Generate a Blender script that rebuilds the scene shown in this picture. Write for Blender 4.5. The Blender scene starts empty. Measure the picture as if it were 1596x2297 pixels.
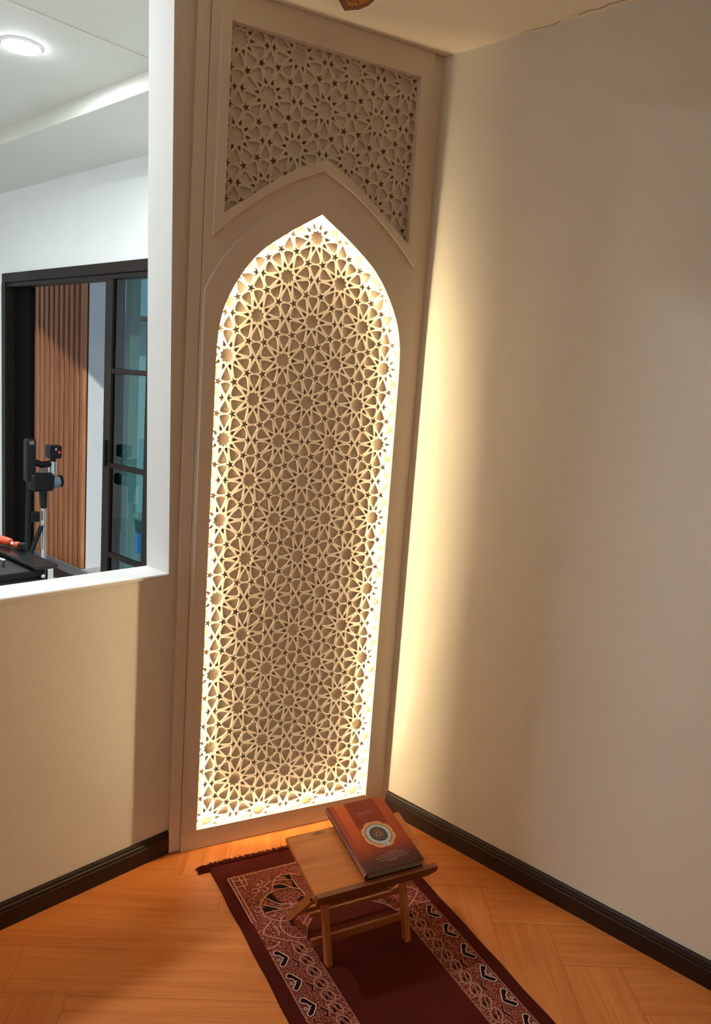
import bpy, math, random
from mathutils import Matrix, Vector
from mathutils.geometry import delaunay_2d_cdt

random.seed(7)
SC = bpy.context.scene
COL = SC.collection
PI = math.pi

# ------------------------------------------------------------------ camera
cam_d = bpy.data.cameras.new('camera')
cam = bpy.data.objects.new('camera', cam_d)
COL.objects.link(cam)
cam_d.sensor_fit = 'VERTICAL'
cam_d.sensor_height = 36.0
cam_d.lens = 1728.57 / 2297.0 * 36.0
cam_d.clip_start = 0.02
TH = math.radians(19.4)
CT, ST = math.cos(TH), math.sin(TH)


def pan(u, w, z=0.0):
    """panel coordinates (u right along the niche panel, w into the wall, z up) -> room"""
    return Vector((u * CT + w * ST, -u * ST + w * CT, z))


RIGHT = pan(0.8830715, -0.4638334, 0.0710161)
UP = pan(0.0124626, 0.1744735, 0.9845830)
BACK = pan(-0.4690729, -0.8685722, 0.1598531)
LOC = pan(-1.0831, -2.3460, 1.5984)
cam.matrix_world = Matrix(((RIGHT.x, UP.x, BACK.x, LOC.x), (RIGHT.y, UP.y, BACK.y, LOC.y),
                           (RIGHT.z, UP.z, BACK.z, LOC.z), (0, 0, 0, 1)))
SC.camera = cam

# ------------------------------------------------------------------ world, sun, exposure
SC.view_settings.view_transform = 'Standard'
SC.view_settings.look = 'None'
SC.view_settings.exposure = 0.0
SC.view_settings.gamma = 1.0
SC.view_settings.use_curve_mapping = False
wd = bpy.data.worlds.new('sky')
SC.world = wd
wd.use_nodes = True
wn = wd.node_tree
wn.nodes.clear()
wo = wn.nodes.new('ShaderNodeOutputWorld')
wb = wn.nodes.new('ShaderNodeBackground')
wb.inputs[0].default_value = (0.62, 0.80, 1.0, 1)
wb.inputs[1].default_value = 0.55
wn.links.new(wb.outputs[0], wo.inputs[0])
SUN_D = Vector((0.20, 0.52, -0.83)).normalized()
sun_l = bpy.data.lights.new('sun', 'SUN')
sun_l.energy = 2.6
sun_l.angle = math.radians(0.7)
sun_l.color = (1.0, 0.95, 0.86)
sun = bpy.data.objects.new('sun', sun_l)
COL.objects.link(sun)
sun.rotation_euler = SUN_D.to_track_quat('-Z', 'Y').to_euler()
sun.location = (3, -3, 8)

LED_STRENGTH = 230.0
LED_COLOR = (1.0, 0.77, 0.45, 1)
KITCHEN_STRENGTH = 500.0
KITCHEN_COLOR = (0.90, 0.97, 1.0, 1)
FILL_STRENGTH = 30.0  # unseen lights added as warm ambient fill
FILL_COLOR = (1.0, 0.78, 0.52, 1)

# ------------------------------------------------------------------ helpers


class MB:
    def __init__(self):
        self.v = []
        self.f = []
        self.smooth = False

    def add(self, verts, faces):
        n = len(self.v)
        self.v += [tuple(p) for p in verts]
        self.f += [tuple(i + n for i in f) for f in faces]
        return self

    def box(self, x0, x1, y0, y1, z0, z1):
        v = [(x0, y0, z0), (x1, y0, z0), (x1, y1, z0), (x0, y1, z0), (x0, y0, z1), (x1, y0, z1), (x1, y1, z1), (x0, y1, z1)]
        return self.add(v, [(0, 3, 2, 1), (4, 5, 6, 7), (0, 1, 5, 4), (1, 2, 6, 5), (2, 3, 7, 6), (3, 0, 4, 7)])

    def cbox(self, x0, x1, y0, y1, z0, z1, b):
        """box with bevelled (chamfered) edges"""
        xs, ys, zs = (x0, x1), (y0, y1), (z0, z1)
        sg = (1, -1)
        v = []
        idx = {}
        for i in (0, 1):
            for j in (0, 1):
                for k in (0, 1):
                    for ax in range(3):
                        p = [xs[i] + sg[i] * b, ys[j] + sg[j] * b, zs[k] + sg[k] * b]
                        p[ax] = (xs[i], ys[j], zs[k])[ax]
                        idx[(i, j, k, ax)] = len(v)
                        v.append(tuple(p))
        f = []
        for i in (0, 1):
            f.append([idx[(i, a, c, 0)] for a, c in ((0, 0), (1, 0), (1, 1), (0, 1))])
            f.append([idx[(a, i, c, 1)] for a, c in ((0, 0), (1, 0), (1, 1), (0, 1))])
            f.append([idx[(a, c, i, 2)] for a, c in ((0, 0), (1, 0), (1, 1), (0, 1))])
        for a in (0, 1):
            for c in (0, 1):
                f.append([idx[(0, a, c, 1)], idx[(1, a, c, 1)], idx[(1, a, c, 2)], idx[(0, a, c, 2)]])
                f.append([idx[(a, 0, c, 0)], idx[(a, 1, c, 0)], idx[(a, 1, c, 2)], idx[(a, 0, c, 2)]])
                f.append([idx[(a, c, 0, 0)], idx[(a, c, 1, 0)], idx[(a, c, 1, 1)], idx[(a, c, 0, 1)]])
        for i in (0, 1):
            for j in (0, 1):
                for k in (0, 1):
                    f.append([idx[(i, j, k, 0)], idx[(i, j, k, 1)], idx[(i, j, k, 2)]])
        return self.add(v, f)

    def prism(self, poly, h0, h1, axis='z'):
        """polygon (a,b) pairs extruded from h0 to h1 along axis"""
        n = len(poly)

        def P(a, b, h):
            return {'z': (a, b, h), 'y': (a, h, b), 'x': (h, a, b)}[axis]
        v = [P(a, b, h0) for a, b in poly] + [P(a, b, h1) for a, b in poly]
        f = [tuple(range(n))[::-1], tuple(range(n, 2 * n))]
        for i in range(n):
            j = (i + 1) % n
            f.append((i, j, n + j, n + i))
        return self.add(v, f)

    def tube(self, pts, r, n=10, caps=True):
        pts = [Vector(p) for p in pts]
        rs = r if isinstance(r, (list, tuple)) else [r] * len(pts)
        rings = []
        ref = None
        for i, p in enumerate(pts):
            if i == 0:
                t = pts[1] - pts[0]
            elif i == len(pts) - 1:
                t = pts[-1] - pts[-2]
            else:
                t = (pts[i + 1] - p).normalized() + (p - pts[i - 1]).normalized()
            t = t.normalized() if t.length > 1e-9 else Vector((0, 0, 1))
            if ref is None:
                ref = Vector((0, 0, 1)) if abs(t.z) < 0.9 else Vector((1, 0, 0))
            a = (ref - t * ref.dot(t)).normalized()
            ref = a
            b = t.cross(a)
            rings.append([p + (a * math.cos(2 * PI * k / n) + b * math.sin(2 * PI * k / n)) * rs[i] for k in range(n)])
        v = [q for rg in rings for q in rg]
        f = []
        for i in range(len(pts) - 1):
            for k in range(n):
                k2 = (k + 1) % n
                f.append((i * n + k, i * n + k2, (i + 1) * n + k2, (i + 1) * n + k))
        if caps:
            f.append(tuple(range(n))[::-1])
            f.append(tuple(range((len(pts) - 1) * n, len(pts) * n)))
        return self.add(v, f)

    def ribbon(self, pts, wd_, z, closed=False):
        """flat ribbon in the xy plane at height z along polyline pts"""
        P = [Vector((p[0], p[1], 0)) for p in pts]
        n = len(P)
        v = []
        for i in range(n):
            a = P[i - 1] if (i > 0 or closed) else P[i]
            b = P[(i + 1) % n] if (i < n - 1 or closed) else P[i]
            t = (b - a)
            t = t.normalized() if t.length > 1e-9 else Vector((1, 0, 0))
            nn = Vector((-t.y, t.x, 0)) * wd_ * 0.5
            v += [(P[i].x + nn.x, P[i].y + nn.y, z), (P[i].x - nn.x, P[i].y - nn.y, z)]
        f = [(2 * i, 2 * i + 1, 2 * i + 3, 2 * i + 2) for i in range(n - 1)]
        if closed:
            f.append((2 * n - 2, 2 * n - 1, 1, 0))
        return self.add(v, f)

    def lathe(self, prof, n=32, c=(0, 0, 0), axis='z'):
        rings = []
        for r, h in prof:
            rg = []
            for k in range(n):
                a = 2 * PI * k / n
                x, y = r * math.cos(a), r * math.sin(a)
                p = {'z': (x, y, h), 'y': (x, h, y), 'x': (h, x, y)}[axis]
                rg.append((p[0] + c[0], p[1] + c[1], p[2] + c[2]))
            rings.append(rg)
        v = [q for rg in rings for q in rg]
        f = []
        for i in range(len(prof) - 1):
            for k in range(n):
                k2 = (k + 1) % n
                f.append((i * n + k, i * n + k2, (i + 1) * n + k2, (i + 1) * n + k))
        f.append(tuple(range(n))[::-1])
        f.append(tuple(range((len(prof) - 1) * n, len(prof) * n)))
        return self.add(v, f)

    def mesh(self, name, mat):
        me = bpy.data.meshes.new(name)
        me.from_pydata(self.v, [], self.f)
        me.validate(verbose=False)
        if self.smooth:
            for p in me.polygons:
                p.use_smooth = True
        import bmesh
        bm = bmesh.new()
        bm.from_mesh(me)
        bmesh.ops.recalc_face_normals(bm, faces=bm.faces)
        bm.to_mesh(me)
        bm.free()
        if mat:
            me.materials.append(mat)
        return me

    def build(self, name, mat, parent=None):
        o = bpy.data.objects.new(name, self.mesh(name, mat))
        COL.objects.link(o)
        if parent:
            o.parent = parent
        return o


def place(name, me, parent=None, loc=(0, 0, 0), rz=0.0):
    o = bpy.data.objects.new(name, me)
    COL.objects.link(o)
    o.location = loc
    o.rotation_euler = (0, 0, rz)
    if parent:
        o.parent = parent
    return o


def empty(name, loc=(0, 0, 0), rz=0.0):
    o = bpy.data.objects.new(name, None)
    o.empty_display_size = 0.1
    COL.objects.link(o)
    o.location = loc
    o.rotation_euler = (0, 0, rz)
    return o


def tag(o, label=None, cat=None, group=None, kind=None):
    if label:
        o['label'] = label
    if cat:
        o['category'] = cat
    if group:
        o['group'] = group
    if kind:
        o['kind'] = kind
    return o


def struct(o, label=None):
    o['kind'] = 'structure'
    if label:
        o['label'] = label
    return o


def copy_tree(o, parent=None):
    c = o.copy()
    COL.objects.link(c)
    c.parent = parent
    for ch in o.children:
        copy_tree(ch, c)
    return c


def srgb(r, g, b):
    def f(c):
        c /= 255.0
        return c / 12.92 if c <= 0.04045 else ((c + 0.055) / 1.055) ** 2.4
    return (f(r), f(g), f(b), 1)


def catmull(pts, k=6, closed=False):
    out = []
    n = len(pts)
    rng = range(n) if closed else range(n - 1)
    for i in rng:
        p0 = pts[(i - 1) % n] if (closed or i > 0) else pts[i]
        p1, p2 = pts[i], pts[(i + 1) % n]
        p3 = pts[(i + 2) % n] if (closed or i < n - 2) else pts[(i + 1) % n]
        for s in range(k):
            t = s / k
            out.append(tuple(0.5 * (2 * b + (-a + c) * t + (2 * a - 5 * b + 4 * c - d) * t * t + (-a + 3 * b - 3 * c + d) * t ** 3)
                             for a, b, c, d in zip(p0, p1, p2, p3)))
    if not closed:
        out.append(tuple(pts[-1]))
    return out


# ------------------------------------------------------------------ materials


def new_mat(name):
    m = bpy.data.materials.new(name)
    m.use_nodes = True
    nt = m.node_tree
    b = nt.nodes['Principled BSDF']
    return m, nt, b


def N(nt, t, **kw):
    n = nt.nodes.new(t)
    for k, v in kw.items():
        setattr(n, k, v)
    return n


def plain(name, col, rough=0.5, metal=0.0, bump=0.0, bscale=200.0, spec=0.5, vary=0.0, vscale=3.0, alpha=None):
    m, nt, b = new_mat(name)
    b.inputs['Base Color'].default_value = col
    b.inputs['Roughness'].default_value = rough
    b.inputs['Metallic'].default_value = metal
    b.inputs['Specular IOR Level'].default_value = spec
    tc = N(nt, 'ShaderNodeTexCoord')
    if vary > 0:
        no = N(nt, 'ShaderNodeTexNoise')
        no.inputs['Scale'].default_value = vscale
        no.inputs['Detail'].default_value = 5
        nt.links.new(tc.outputs['Object'], no.inputs['Vector'])
        mx = N(nt, 'ShaderNodeMix', data_type='RGBA')
        mx.inputs['A'].default_value = tuple(c * (1 - vary) for c in col[:3]) + (1,)
        mx.inputs['B'].default_value = tuple(min(1, c * (1 + vary)) for c in col[:3]) + (1,)
        nt.links.new(no.outputs['Fac'], mx.inputs['Factor'])
        nt.links.new(mx.outputs['Result'], b.inputs['Base Color'])
    if bump > 0:
        nb = N(nt, 'ShaderNodeTexNoise')
        nb.inputs['Scale'].default_value = bscale
        nb.inputs['Detail'].default_value = 4
        nt.links.new(tc.outputs['Object'], nb.inputs['Vector'])
        bp = N(nt, 'ShaderNodeBump')
        bp.inputs['Strength'].default_value = bump
        bp.inputs['Distance'].default_value = 0.01
        nt.links.new(nb.outputs['Fac'], bp.inputs['Height'])
        nt.links.new(bp.outputs['Normal'], b.inputs['Normal'])
    return m


def emit(name, col, s):
    m, nt, b = new_mat(name)
    b.inputs['Base Color'].default_value = (0.8, 0.8, 0.8, 1)
    b.inputs['Emission Color'].default_value = col
    b.inputs['Emission Strength'].default_value = s
    return m


def plaster(name, col, bump=0.13):
    """hand-trowelled painted plaster: fine grain, slow undulation, faint marks"""
    m, nt, b = new_mat(name)
    b.inputs['Roughness'].default_value = 0.75
    b.inputs['Specular IOR Level'].default_value = 0.25
    tc = N(nt, 'ShaderNodeTexCoord')
    n1 = N(nt, 'ShaderNodeTexNoise')
    n1.inputs['Scale'].default_value = 2.2
    n1.inputs['Detail'].default_value = 6
    n2 = N(nt, 'ShaderNodeTexNoise')
    n2.inputs['Scale'].default_value = 90
    n2.inputs['Detail'].default_value = 3
    nt.links.new(tc.outputs['Object'], n1.inputs['Vector'])
    nt.links.new(tc.outputs['Object'], n2.inputs['Vector'])
    mx = N(nt, 'ShaderNodeMix', data_type='RGBA')
    mx.inputs['A'].default_value = tuple(c * 0.955 for c in col[:3]) + (1,)
    mx.inputs['B'].default_value = tuple(min(1, c * 1.03) for c in col[:3]) + (1,)
    nt.links.new(n1.outputs['Fac'], mx.inputs['Factor'])
    nt.links.new(mx.outputs['Result'], b.inputs['Base Color'])
    ad = N(nt, 'ShaderNodeMath', operation='MULTIPLY_ADD')
    ad.inputs[1].default_value = 0.25
    nt.links.new(n2.outputs['Fac'], ad.inputs[0])
    nt.links.new(n1.outputs['Fac'], ad.inputs[2])
    bp = N(nt, 'ShaderNodeBump')
    bp.inputs['Strength'].default_value = bump
    bp.inputs['Distance'].default_value = 0.012
    nt.links.new(ad.outputs[0], bp.inputs['Height'])
    nt.links.new(bp.outputs['Normal'], b.inputs['Normal'])
    return m


def wood(name, c_dark, c_mid, c_light, rough=0.4, stretch=(1.2, 22, 22), scale=1.0, rnd=0.0, knot=None, bump=0.08):
    """wood with the grain along the object's local x"""
    m, nt, b = new_mat(name)
    b.inputs['Roughness'].default_value = rough
    tc = N(nt, 'ShaderNodeTexCoord')
    mp = N(nt, 'ShaderNodeMapping')
    mp.inputs['Scale'].default_value = tuple(s * scale for s in stretch)
    vec = tc.outputs['Object']
    if rnd > 0:
        oi = N(nt, 'ShaderNodeObjectInfo')
        ml = N(nt, 'ShaderNodeMath', operation='MULTIPLY')
        ml.inputs[1].default_value = 37.0
        nt.links.new(oi.outputs['Random'], ml.inputs[0])
        va = N(nt, 'ShaderNodeVectorMath', operation='ADD')
        nt.links.new(vec, va.inputs[0])
        nt.links.new(ml.outputs[0], va.inputs[1])
        vec = va.outputs[0]
    nt.links.new(vec, mp.inputs['Vector'])
    n1 = N(nt, 'ShaderNodeTexNoise')
    n1.inputs['Scale'].default_value = 1.0
    n1.inputs['Detail'].default_value = 7
    n1.inputs['Roughness'].default_value = 0.62
    n1.inputs['Distortion'].default_value = 0.6
    nt.links.new(mp.outputs[0], n1.inputs['Vector'])
    cr = N(nt, 'ShaderNodeValToRGB')
    e = cr.color_ramp.elements
    e[0].position, e[0].color = 0.30, c_dark
    e[1].position, e[1].color = 0.72, c_light
    mid = cr.color_ramp.elements.new(0.5)
    mid.color = c_mid
    nt.links.new(n1.outputs['Fac'], cr.inputs['Fac'])
    out = cr.outputs['Color']
    n2 = N(nt, 'ShaderNodeTexNoise')
    n2.inputs['Scale'].default_value = 5.0
    n2.inputs['Detail'].default_value = 3
    mp2 = N(nt, 'ShaderNodeMapping')
    mp2.inputs['Scale'].default_value = (1.0, 40, 40)
    nt.links.new(vec, mp2.inputs['Vector'])
    nt.links.new(mp2.outputs[0], n2.inputs['Vector'])
    r2 = N(nt, 'ShaderNodeMapRange')
    r2.inputs['From Min'].default_value = 0.58
    r2.inputs['From Max'].default_value = 0.72
    r2.inputs['To Max'].default_value = 0.45
    nt.links.new(n2.outputs['Fac'], r2.inputs['Value'])
    mx = N(nt, 'ShaderNodeMix', data_type='RGBA')
    mx.inputs['B'].default_value = tuple(c * 0.55 for c in c_dark[:3]) + (1,)
    nt.links.new(r2.outputs[0], mx.inputs['Factor'])
    nt.links.new(out, mx.inputs['A'])
    out = mx.outputs['Result']
    if rnd > 0:
        hv = N(nt, 'ShaderNodeHueSaturation')
        mr = N(nt, 'ShaderNodeMapRange')
        mr.inputs['To Min'].default_value = 1 - rnd
        mr.inputs['To Max'].default_value = 1 + rnd
        nt.links.new(oi.outputs['Random'], mr.inputs['Value'])
        nt.links.new(mr.outputs[0], hv.inputs['Value'])
        nt.links.new(out, hv.inputs['Color'])
        out = hv.outputs['Color']
    if knot:
        kx, ky, ka, kb = knot
        sx = N(nt, 'ShaderNodeVectorMath', operation='SUBTRACT')
        sx.inputs[1].default_value = (kx, ky, 0)
        nt.links.new(tc.outputs['Object'], sx.inputs[0])
        dv = N(nt, 'ShaderNodeVectorMath', operation='MULTIPLY')
        dv.inputs[1].default_value = (1 / ka, 1 / kb, 0)
        nt.links.new(sx.outputs[0], dv.inputs[0])
        nk = N(nt, 'ShaderNodeTexNoise')
        nk.inputs['Scale'].default_value = 60
        nt.links.new(tc.outputs['Object'], nk.inputs['Vector'])
        ln = N(nt, 'ShaderNodeVectorMath', operation='LENGTH')
        nt.links.new(dv.outputs[0], ln.inputs[0])
        sm = N(nt, 'ShaderNodeMath', operation='ADD')
        nt.links.new(ln.outputs['Value'], sm.inputs[0])
        nt.links.new(nk.outputs['Fac'], sm.inputs[1])
        mr2 = N(nt, 'ShaderNodeMapRange')
        mr2.inputs['From Min'].default_value = 0.95
        mr2.inputs['From Max'].default_value = 1.65
        mr2.inputs['To Min'].default_value = 0.85
        mr2.inputs['To Max'].default_value = 0.0
        nt.links.new(sm.outputs[0], mr2.inputs['Value'])
        mk = N(nt, 'ShaderNodeMix', data_type='RGBA')
        mk.inputs['B'].default_value = tuple(c * 0.3 for c in c_dark[:3]) + (1,)
        nt.links.new(mr2.outputs[0], mk.inputs['Factor'])
        nt.links.new(out, mk.inputs['A'])
        out = mk.outputs['Result']
    nt.links.new(out, b.inputs['Base Color'])
    bp = N(nt, 'ShaderNodeBump')
    bp.inputs['Strength'].default_value = bump
    bp.inputs['Distance'].default_value = 0.004
    nt.links.new(n1.outputs['Fac'], bp.inputs['Height'])
    nt.links.new(bp.outputs['Normal'], b.inputs['Normal'])
    return m


M = {}
M['wall'] = plaster('cream_plaster', (0.785, 0.755, 0.672, 1))
M['ceiling'] = plaster('ceiling_paint', (0.88, 0.83, 0.70, 1), 0.12)
M['kwall'] = plaster('kitchen_white_paint', (0.89, 0.90, 0.90, 1), 0.10)
M['reveal'] = plaster('white_reveal_paint', (0.76, 0.76, 0.74, 1), 0.15)
M['kceil'] = plaster('kitchen_ceiling_paint', (0.74, 0.735, 0.67, 1), 0.08)
M['panel'] = plain('painted_panel_board', (0.78, 0.70, 0.60, 1), 0.55, bump=0.04, bscale=140)
M['fret'] = plain('painted_fretwork', (0.72, 0.645, 0.55, 1), 0.6, spec=0.3)
M['niche_back'] = plain('niche_backing_paint', (0.70, 0.60, 0.50, 1), 0.6)
M['skirting'] = plain('dark_brown_skirting', srgb(38, 25, 16), 0.42, spec=0.35, bump=0.03, bscale=300)
M['floor_base'] = plain('floor_screed', srgb(70, 36, 16), 0.8)
M['plank'] = wood('oak_laminate', srgb(192, 108, 48), srgb(206, 122, 58), srgb(218, 138, 72), rough=0.38, stretch=(1.6, 30, 30), rnd=0.035, bump=0.05)
M['led'] = emit('warm_led_strip', LED_COLOR, LED_STRENGTH)
M['disc'] = emit('cool_white_diffuser', KITCHEN_COLOR, KITCHEN_STRENGTH)
M['disc_fill'] = emit('warm_fill_diffuser', FILL_COLOR, FILL_STRENGTH)
M['white_metal'] = plain('white_enamel', (0.85, 0.85, 0.85, 1), 0.35)
M['bronze'] = plain('dark_bronze_aluminium', srgb(38, 29, 24), 0.5, metal=0.2, spec=0.3)
M['dark_sash'] = plain('black_screen_mesh', srgb(12, 11, 10), 0.9, spec=0.1)
M['black'] = plain('black_plastic', srgb(13, 12, 12), 0.5, spec=0.35)
M['blackgloss'] = plain('black_glass_top', srgb(24, 23, 24), 0.2)
M['chrome'] = plain('brushed_steel', (0.72, 0.73, 0.75, 1), 0.25, metal=1.0)
M['orange'] = plain('orange_plastic', srgb(222, 74, 22), 0.4)
M['red'] = plain('red_button', srgb(205, 45, 50), 0.4)
M['slat'] = wood('teak_slat', srgb(160, 100, 60), srgb(190, 124, 78), srgb(206, 144, 96), rough=0.5, stretch=(26, 26, 1.5), rnd=0.05)
M['slat_back'] = plain('dark_cladding_board', srgb(70, 38, 22), 0.7)
M['yard_wall'] = plaster('exterior_white_paint', (0.72, 0.75, 0.77, 1), 0.2)
M['yard_floor'] = plain('grey_concrete', (0.34, 0.35, 0.35, 1), 0.9, vary=0.15, vscale=6)
M['post'] = plain('grey_painted_post', (0.30, 0.33, 0.31, 1), 0.6)
M['blue'] = plain('blue_tarpaulin', srgb(40, 130, 200), 0.45, bump=0.4, bscale=12)
M['blue2'] = plain('blue_painted_louvre', srgb(60, 110, 150), 0.5)
M['roofing'] = plain('brown_roofing', srgb(110, 75, 58), 0.7)

gm, gnt, gb = new_mat('teal_tinted_glass')
gnt.nodes.remove(gb)
g_tr = N(gnt, 'ShaderNodeBsdfTransparent')
g_tr.inputs[0].default_value = (0.42, 0.66, 0.66, 1)
g_gl = N(gnt, 'ShaderNodeBsdfGlossy')
g_gl.inputs['Roughness'].default_value = 0.02
g_fr = N(gnt, 'ShaderNodeFresnel')
g_fr.inputs['IOR'].default_value = 1.5
g_mx = N(gnt, 'ShaderNodeMixShader')
g_ge = N(gnt, 'ShaderNodeNewGeometry')
g_ma = N(gnt, 'ShaderNodeMath', operation='SUBTRACT')
g_ma.inputs[0].default_value = 1.0
gnt.links.new(g_ge.outputs['Backfacing'], g_ma.inputs[1])
g_mu = N(gnt, 'ShaderNodeMath', operation='MULTIPLY')
gnt.links.new(g_fr.outputs[0], g_mu.inputs[0])
gnt.links.new(g_ma.outputs[0], g_mu.inputs[1])
gnt.links.new(g_mu.outputs[0], g_mx.inputs[0])
gnt.links.new(g_tr.outputs[0], g_mx.inputs[1])
gnt.links.new(g_gl.outputs[0], g_mx.inputs[2])
gnt.links.new(g_mx.outputs[0], gnt.nodes['Material Output'].inputs[0])
M['glass'] = gm

# ------------------------------------------------------------------ room shell
XR = 0.38          # right wall plane
YL = 0.170         # room face of the left (partition) wall
YK = 0.290         # kitchen face of the partition
XJ = -0.437        # right jamb of the pass-through opening
ZS = 0.968         # sill
ZC = 2.70          # ceiling of the prayer corner
XW, YB = -4.3, -4.3
OPX = -2.75        # left jamb of the opening

# floor: screed with herringbone planks lying on it
fl = struct(MB().box(XW, XR + 0.1, YB, YK, -0.06, -0.010).build('floor', M['floor_base']), 'orange brown oak herringbone plank floor')
PW, PL = 0.169, 0.845
g = 0.00035
pk = MB().cbox(g, PL - g, g, PW - g, -0.010, 0.0, 0.0005).mesh('plank', M['plank'])
O = Vector((-0.938, 0.049))
E1 = Vector((math.cos(-PI / 4), math.sin(-PI / 4)))
E2 = Vector((math.cos(-3 * PI / 4), math.sin(-3 * PI / 4)))


def inside(c, m):
    return XW + m < c.x < XR - m and YB + m < c.y < YL - m


def clip_poly(poly, x0, x1, y0, y1):
    for ax, lim, s in ((0, x0, 1), (0, x1, -1), (1, y0, 1), (1, y1, -1)):
        out = []
        n = len(poly)
        for i in range(n):
            a, b = poly[i], poly[(i + 1) % n]
            da, db = s * (a[ax] - lim), s * (b[ax] - lim)
            if da >= 0:
                out.append(a)
            if (da >= 0) != (db >= 0):
                t = da / (da - db)
                out.append((a[0] + (b[0] - a[0]) * t, a[1] + (b[1] - a[1]) * t))
        poly = out
        if len(poly) < 3:
            return []
    return poly


for j in range(-4, 5):
    for k in range(-34, 35):
        for hv in (0, 1):
            p, q = k * PW + j * PL, k * PW - j * PL
            if hv == 0:
                c0, ang, d1, d2 = (p, q), -PI / 4, E1, E2
            else:
                c0, ang, d1, d2 = (p, q + PW), -3 * PI / 4, E2, E1
            o2 = O + E1 * c0[0] + E2 * c0[1]
            # local frame of the shared mesh: x along the plank, y to its left
            if hv == 0:
                base, rz = o2 + d2 * PW, ang
            else:
                base, rz = o2, ang
            lx = Vector((math.cos(rz), math.sin(rz)))
            ly = Vector((-math.sin(rz), math.cos(rz)))
            cs = [base, base + lx * PL, base + lx * PL + ly * PW, base + ly * PW]
            cen = (cs[0] + cs[2]) / 2
            if cen.y < -2.3 or cen.x < -2.4:
                continue
            xs = [c.x for c in cs]
            ys = [c.y for c in cs]
            if max(xs) < XW or min(xs) > XR or min(ys) > YL:
                continue
            if max(xs) <= XR + 0.004 and max(ys) <= YL + 0.004:
                place('plank', pk, fl, (base.x, base.y, 0), rz)
            else:
                loc = [((c - base).dot(lx), (c - base).dot(ly)) for c in cs]
                poly = clip_poly([(c.x, c.y) for c in cs], XW, XR + 0.004, YB, YL + 0.004)
                if len(poly) < 3:
                    continue
                lp = [((Vector(c) - base).dot(lx), (Vector(c) - base).dot(ly)) for c in poly]
                lp = [(min(max(a, g), PL - g), min(max(b_, g), PW - g)) for a, b_ in lp]
                me = MB().prism(lp, -0.010, 0.0).mesh('plank', M['plank'])
                place('plank', me, fl, (base.x, base.y, 0), rz)
# the far part of the floor behind the viewer keeps one sheet of the same laminate
tag(MB().box(XW, XR, YB, -2.75, -0.010, -0.0008).build('laminate_sheet', M['plank'], fl), kind='stuff')
tag(MB().box(XW, -2.85, -2.75, YL, -0.010, -0.0008).build('laminate_sheet', M['plank'], fl), kind='stuff')

struct(MB().box(XW, XR + 0.1, YB, YK, ZC, ZC + 0.12).build('ceiling', M['ceiling']), 'cream ceiling of the prayer corner')
struct(MB().box(XR, XR + 0.12, YB, YK, -0.06, ZC).build('wall_right', M['wall']), 'plain cream plaster wall right of the niche panel')
struct(MB().box(XW, XR + 0.1, YB - 0.12, YB, -0.06, ZC).build('wall_back', M['wall']))
struct(MB().box(XW - 0.12, XW, YB, YK, -0.06, ZC).build('wall_far', M['wall']))
wl = MB()
wl.box(OPX, XJ + 0.010, YL, YK, -0.36, ZS)              # half wall below the opening
wl.prism([(XJ + 0.010, -0.06), (XR, -0.06), (XR, ZC), (XJ - 0.036, ZC), (XJ + 0.010, ZS)], YL, YK, 'y')   # pier behind the panel, a little out of plumb
wl.box(XW, OPX, YL, YK, -0.06, ZC)
struct(wl.build('wall_left', M['wall']), 'cream half wall with a wide open pass-through to the kitchen')
# white painted reveal of the opening: sill board and jamb board
tr = MB().cbox(OPX, XJ + 0.010, YL - 0.004, YK + 0.004, ZS - 0.006, ZS + 0.006, 0.003)
struct(tr.build('trim_1', M['reveal']), 'white painted sill of the pass-through opening')
tr = MB().prism([(XJ + 0.004, ZS + 0.006), (XJ + 0.016, ZS + 0.006), (XJ - 0.030, ZC), (XJ - 0.042, ZC)], YL - 0.004, YK + 0.004, 'y')
struct(tr.build('trim_2', M['reveal']), 'white painted right jamb of the pass-through opening')

# skirting boards with a stepped, grooved top
SK = [(0, 0), (0.016, 0), (0.016, 0.052), (0.0135, 0.054), (0.0135, 0.057), (0.0150, 0.059), (0.0140, 0.064), (0.0105, 0.066), (0.0105, 0.069),
      (0.0085, 0.073), (0.0055, 0.076), (0, 0.077)]
struct(MB().prism([(YL - a, b) for a, b in SK], XW, XJ - 0.0 + 0.034, 'x').build('baseboard_left', M['skirting']), 'dark brown skirting under the half wall')
struct(MB().prism([(XR - a, b) for a, b in SK], YB, -0.148, 'y').build('baseboard_right', M['skirting']), 'dark brown grooved skirting along the right wall')

# hairline crack in the ceiling plaster near the right wall
ck = MB()
for pts in ([(0.372, -0.42), (0.368, -0.47), (0.373, -0.52), (0.366, -0.56)], [(0.360, -0.62), (0.352, -0.655), (0.358, -0.69), (0.349, -0.72), (0.352, -0.76), (0.346, -0.80)]):
    ck.ribbon([(a + random.uniform(-0.001, 0.001), b_) for a, b_ in catmull(pts, 4)], 0.0020, ZC - 0.0006)
M['crack'] = plain('crack_shadow', srgb(70, 52, 36), 0.9)
tag(ck.build('plaster_crack', M['crack'], bpy.data.objects['ceiling']), kind='stuff')

# ------------------------------------------------------------------ niche panel
UC = -0.0175
panel = empty('niche_panel', pan(0, 0, 0), -TH)
tag(panel, 'tall cream wall panel with a lit pointed arch niche of star fretwork', 'wall panel')

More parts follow.
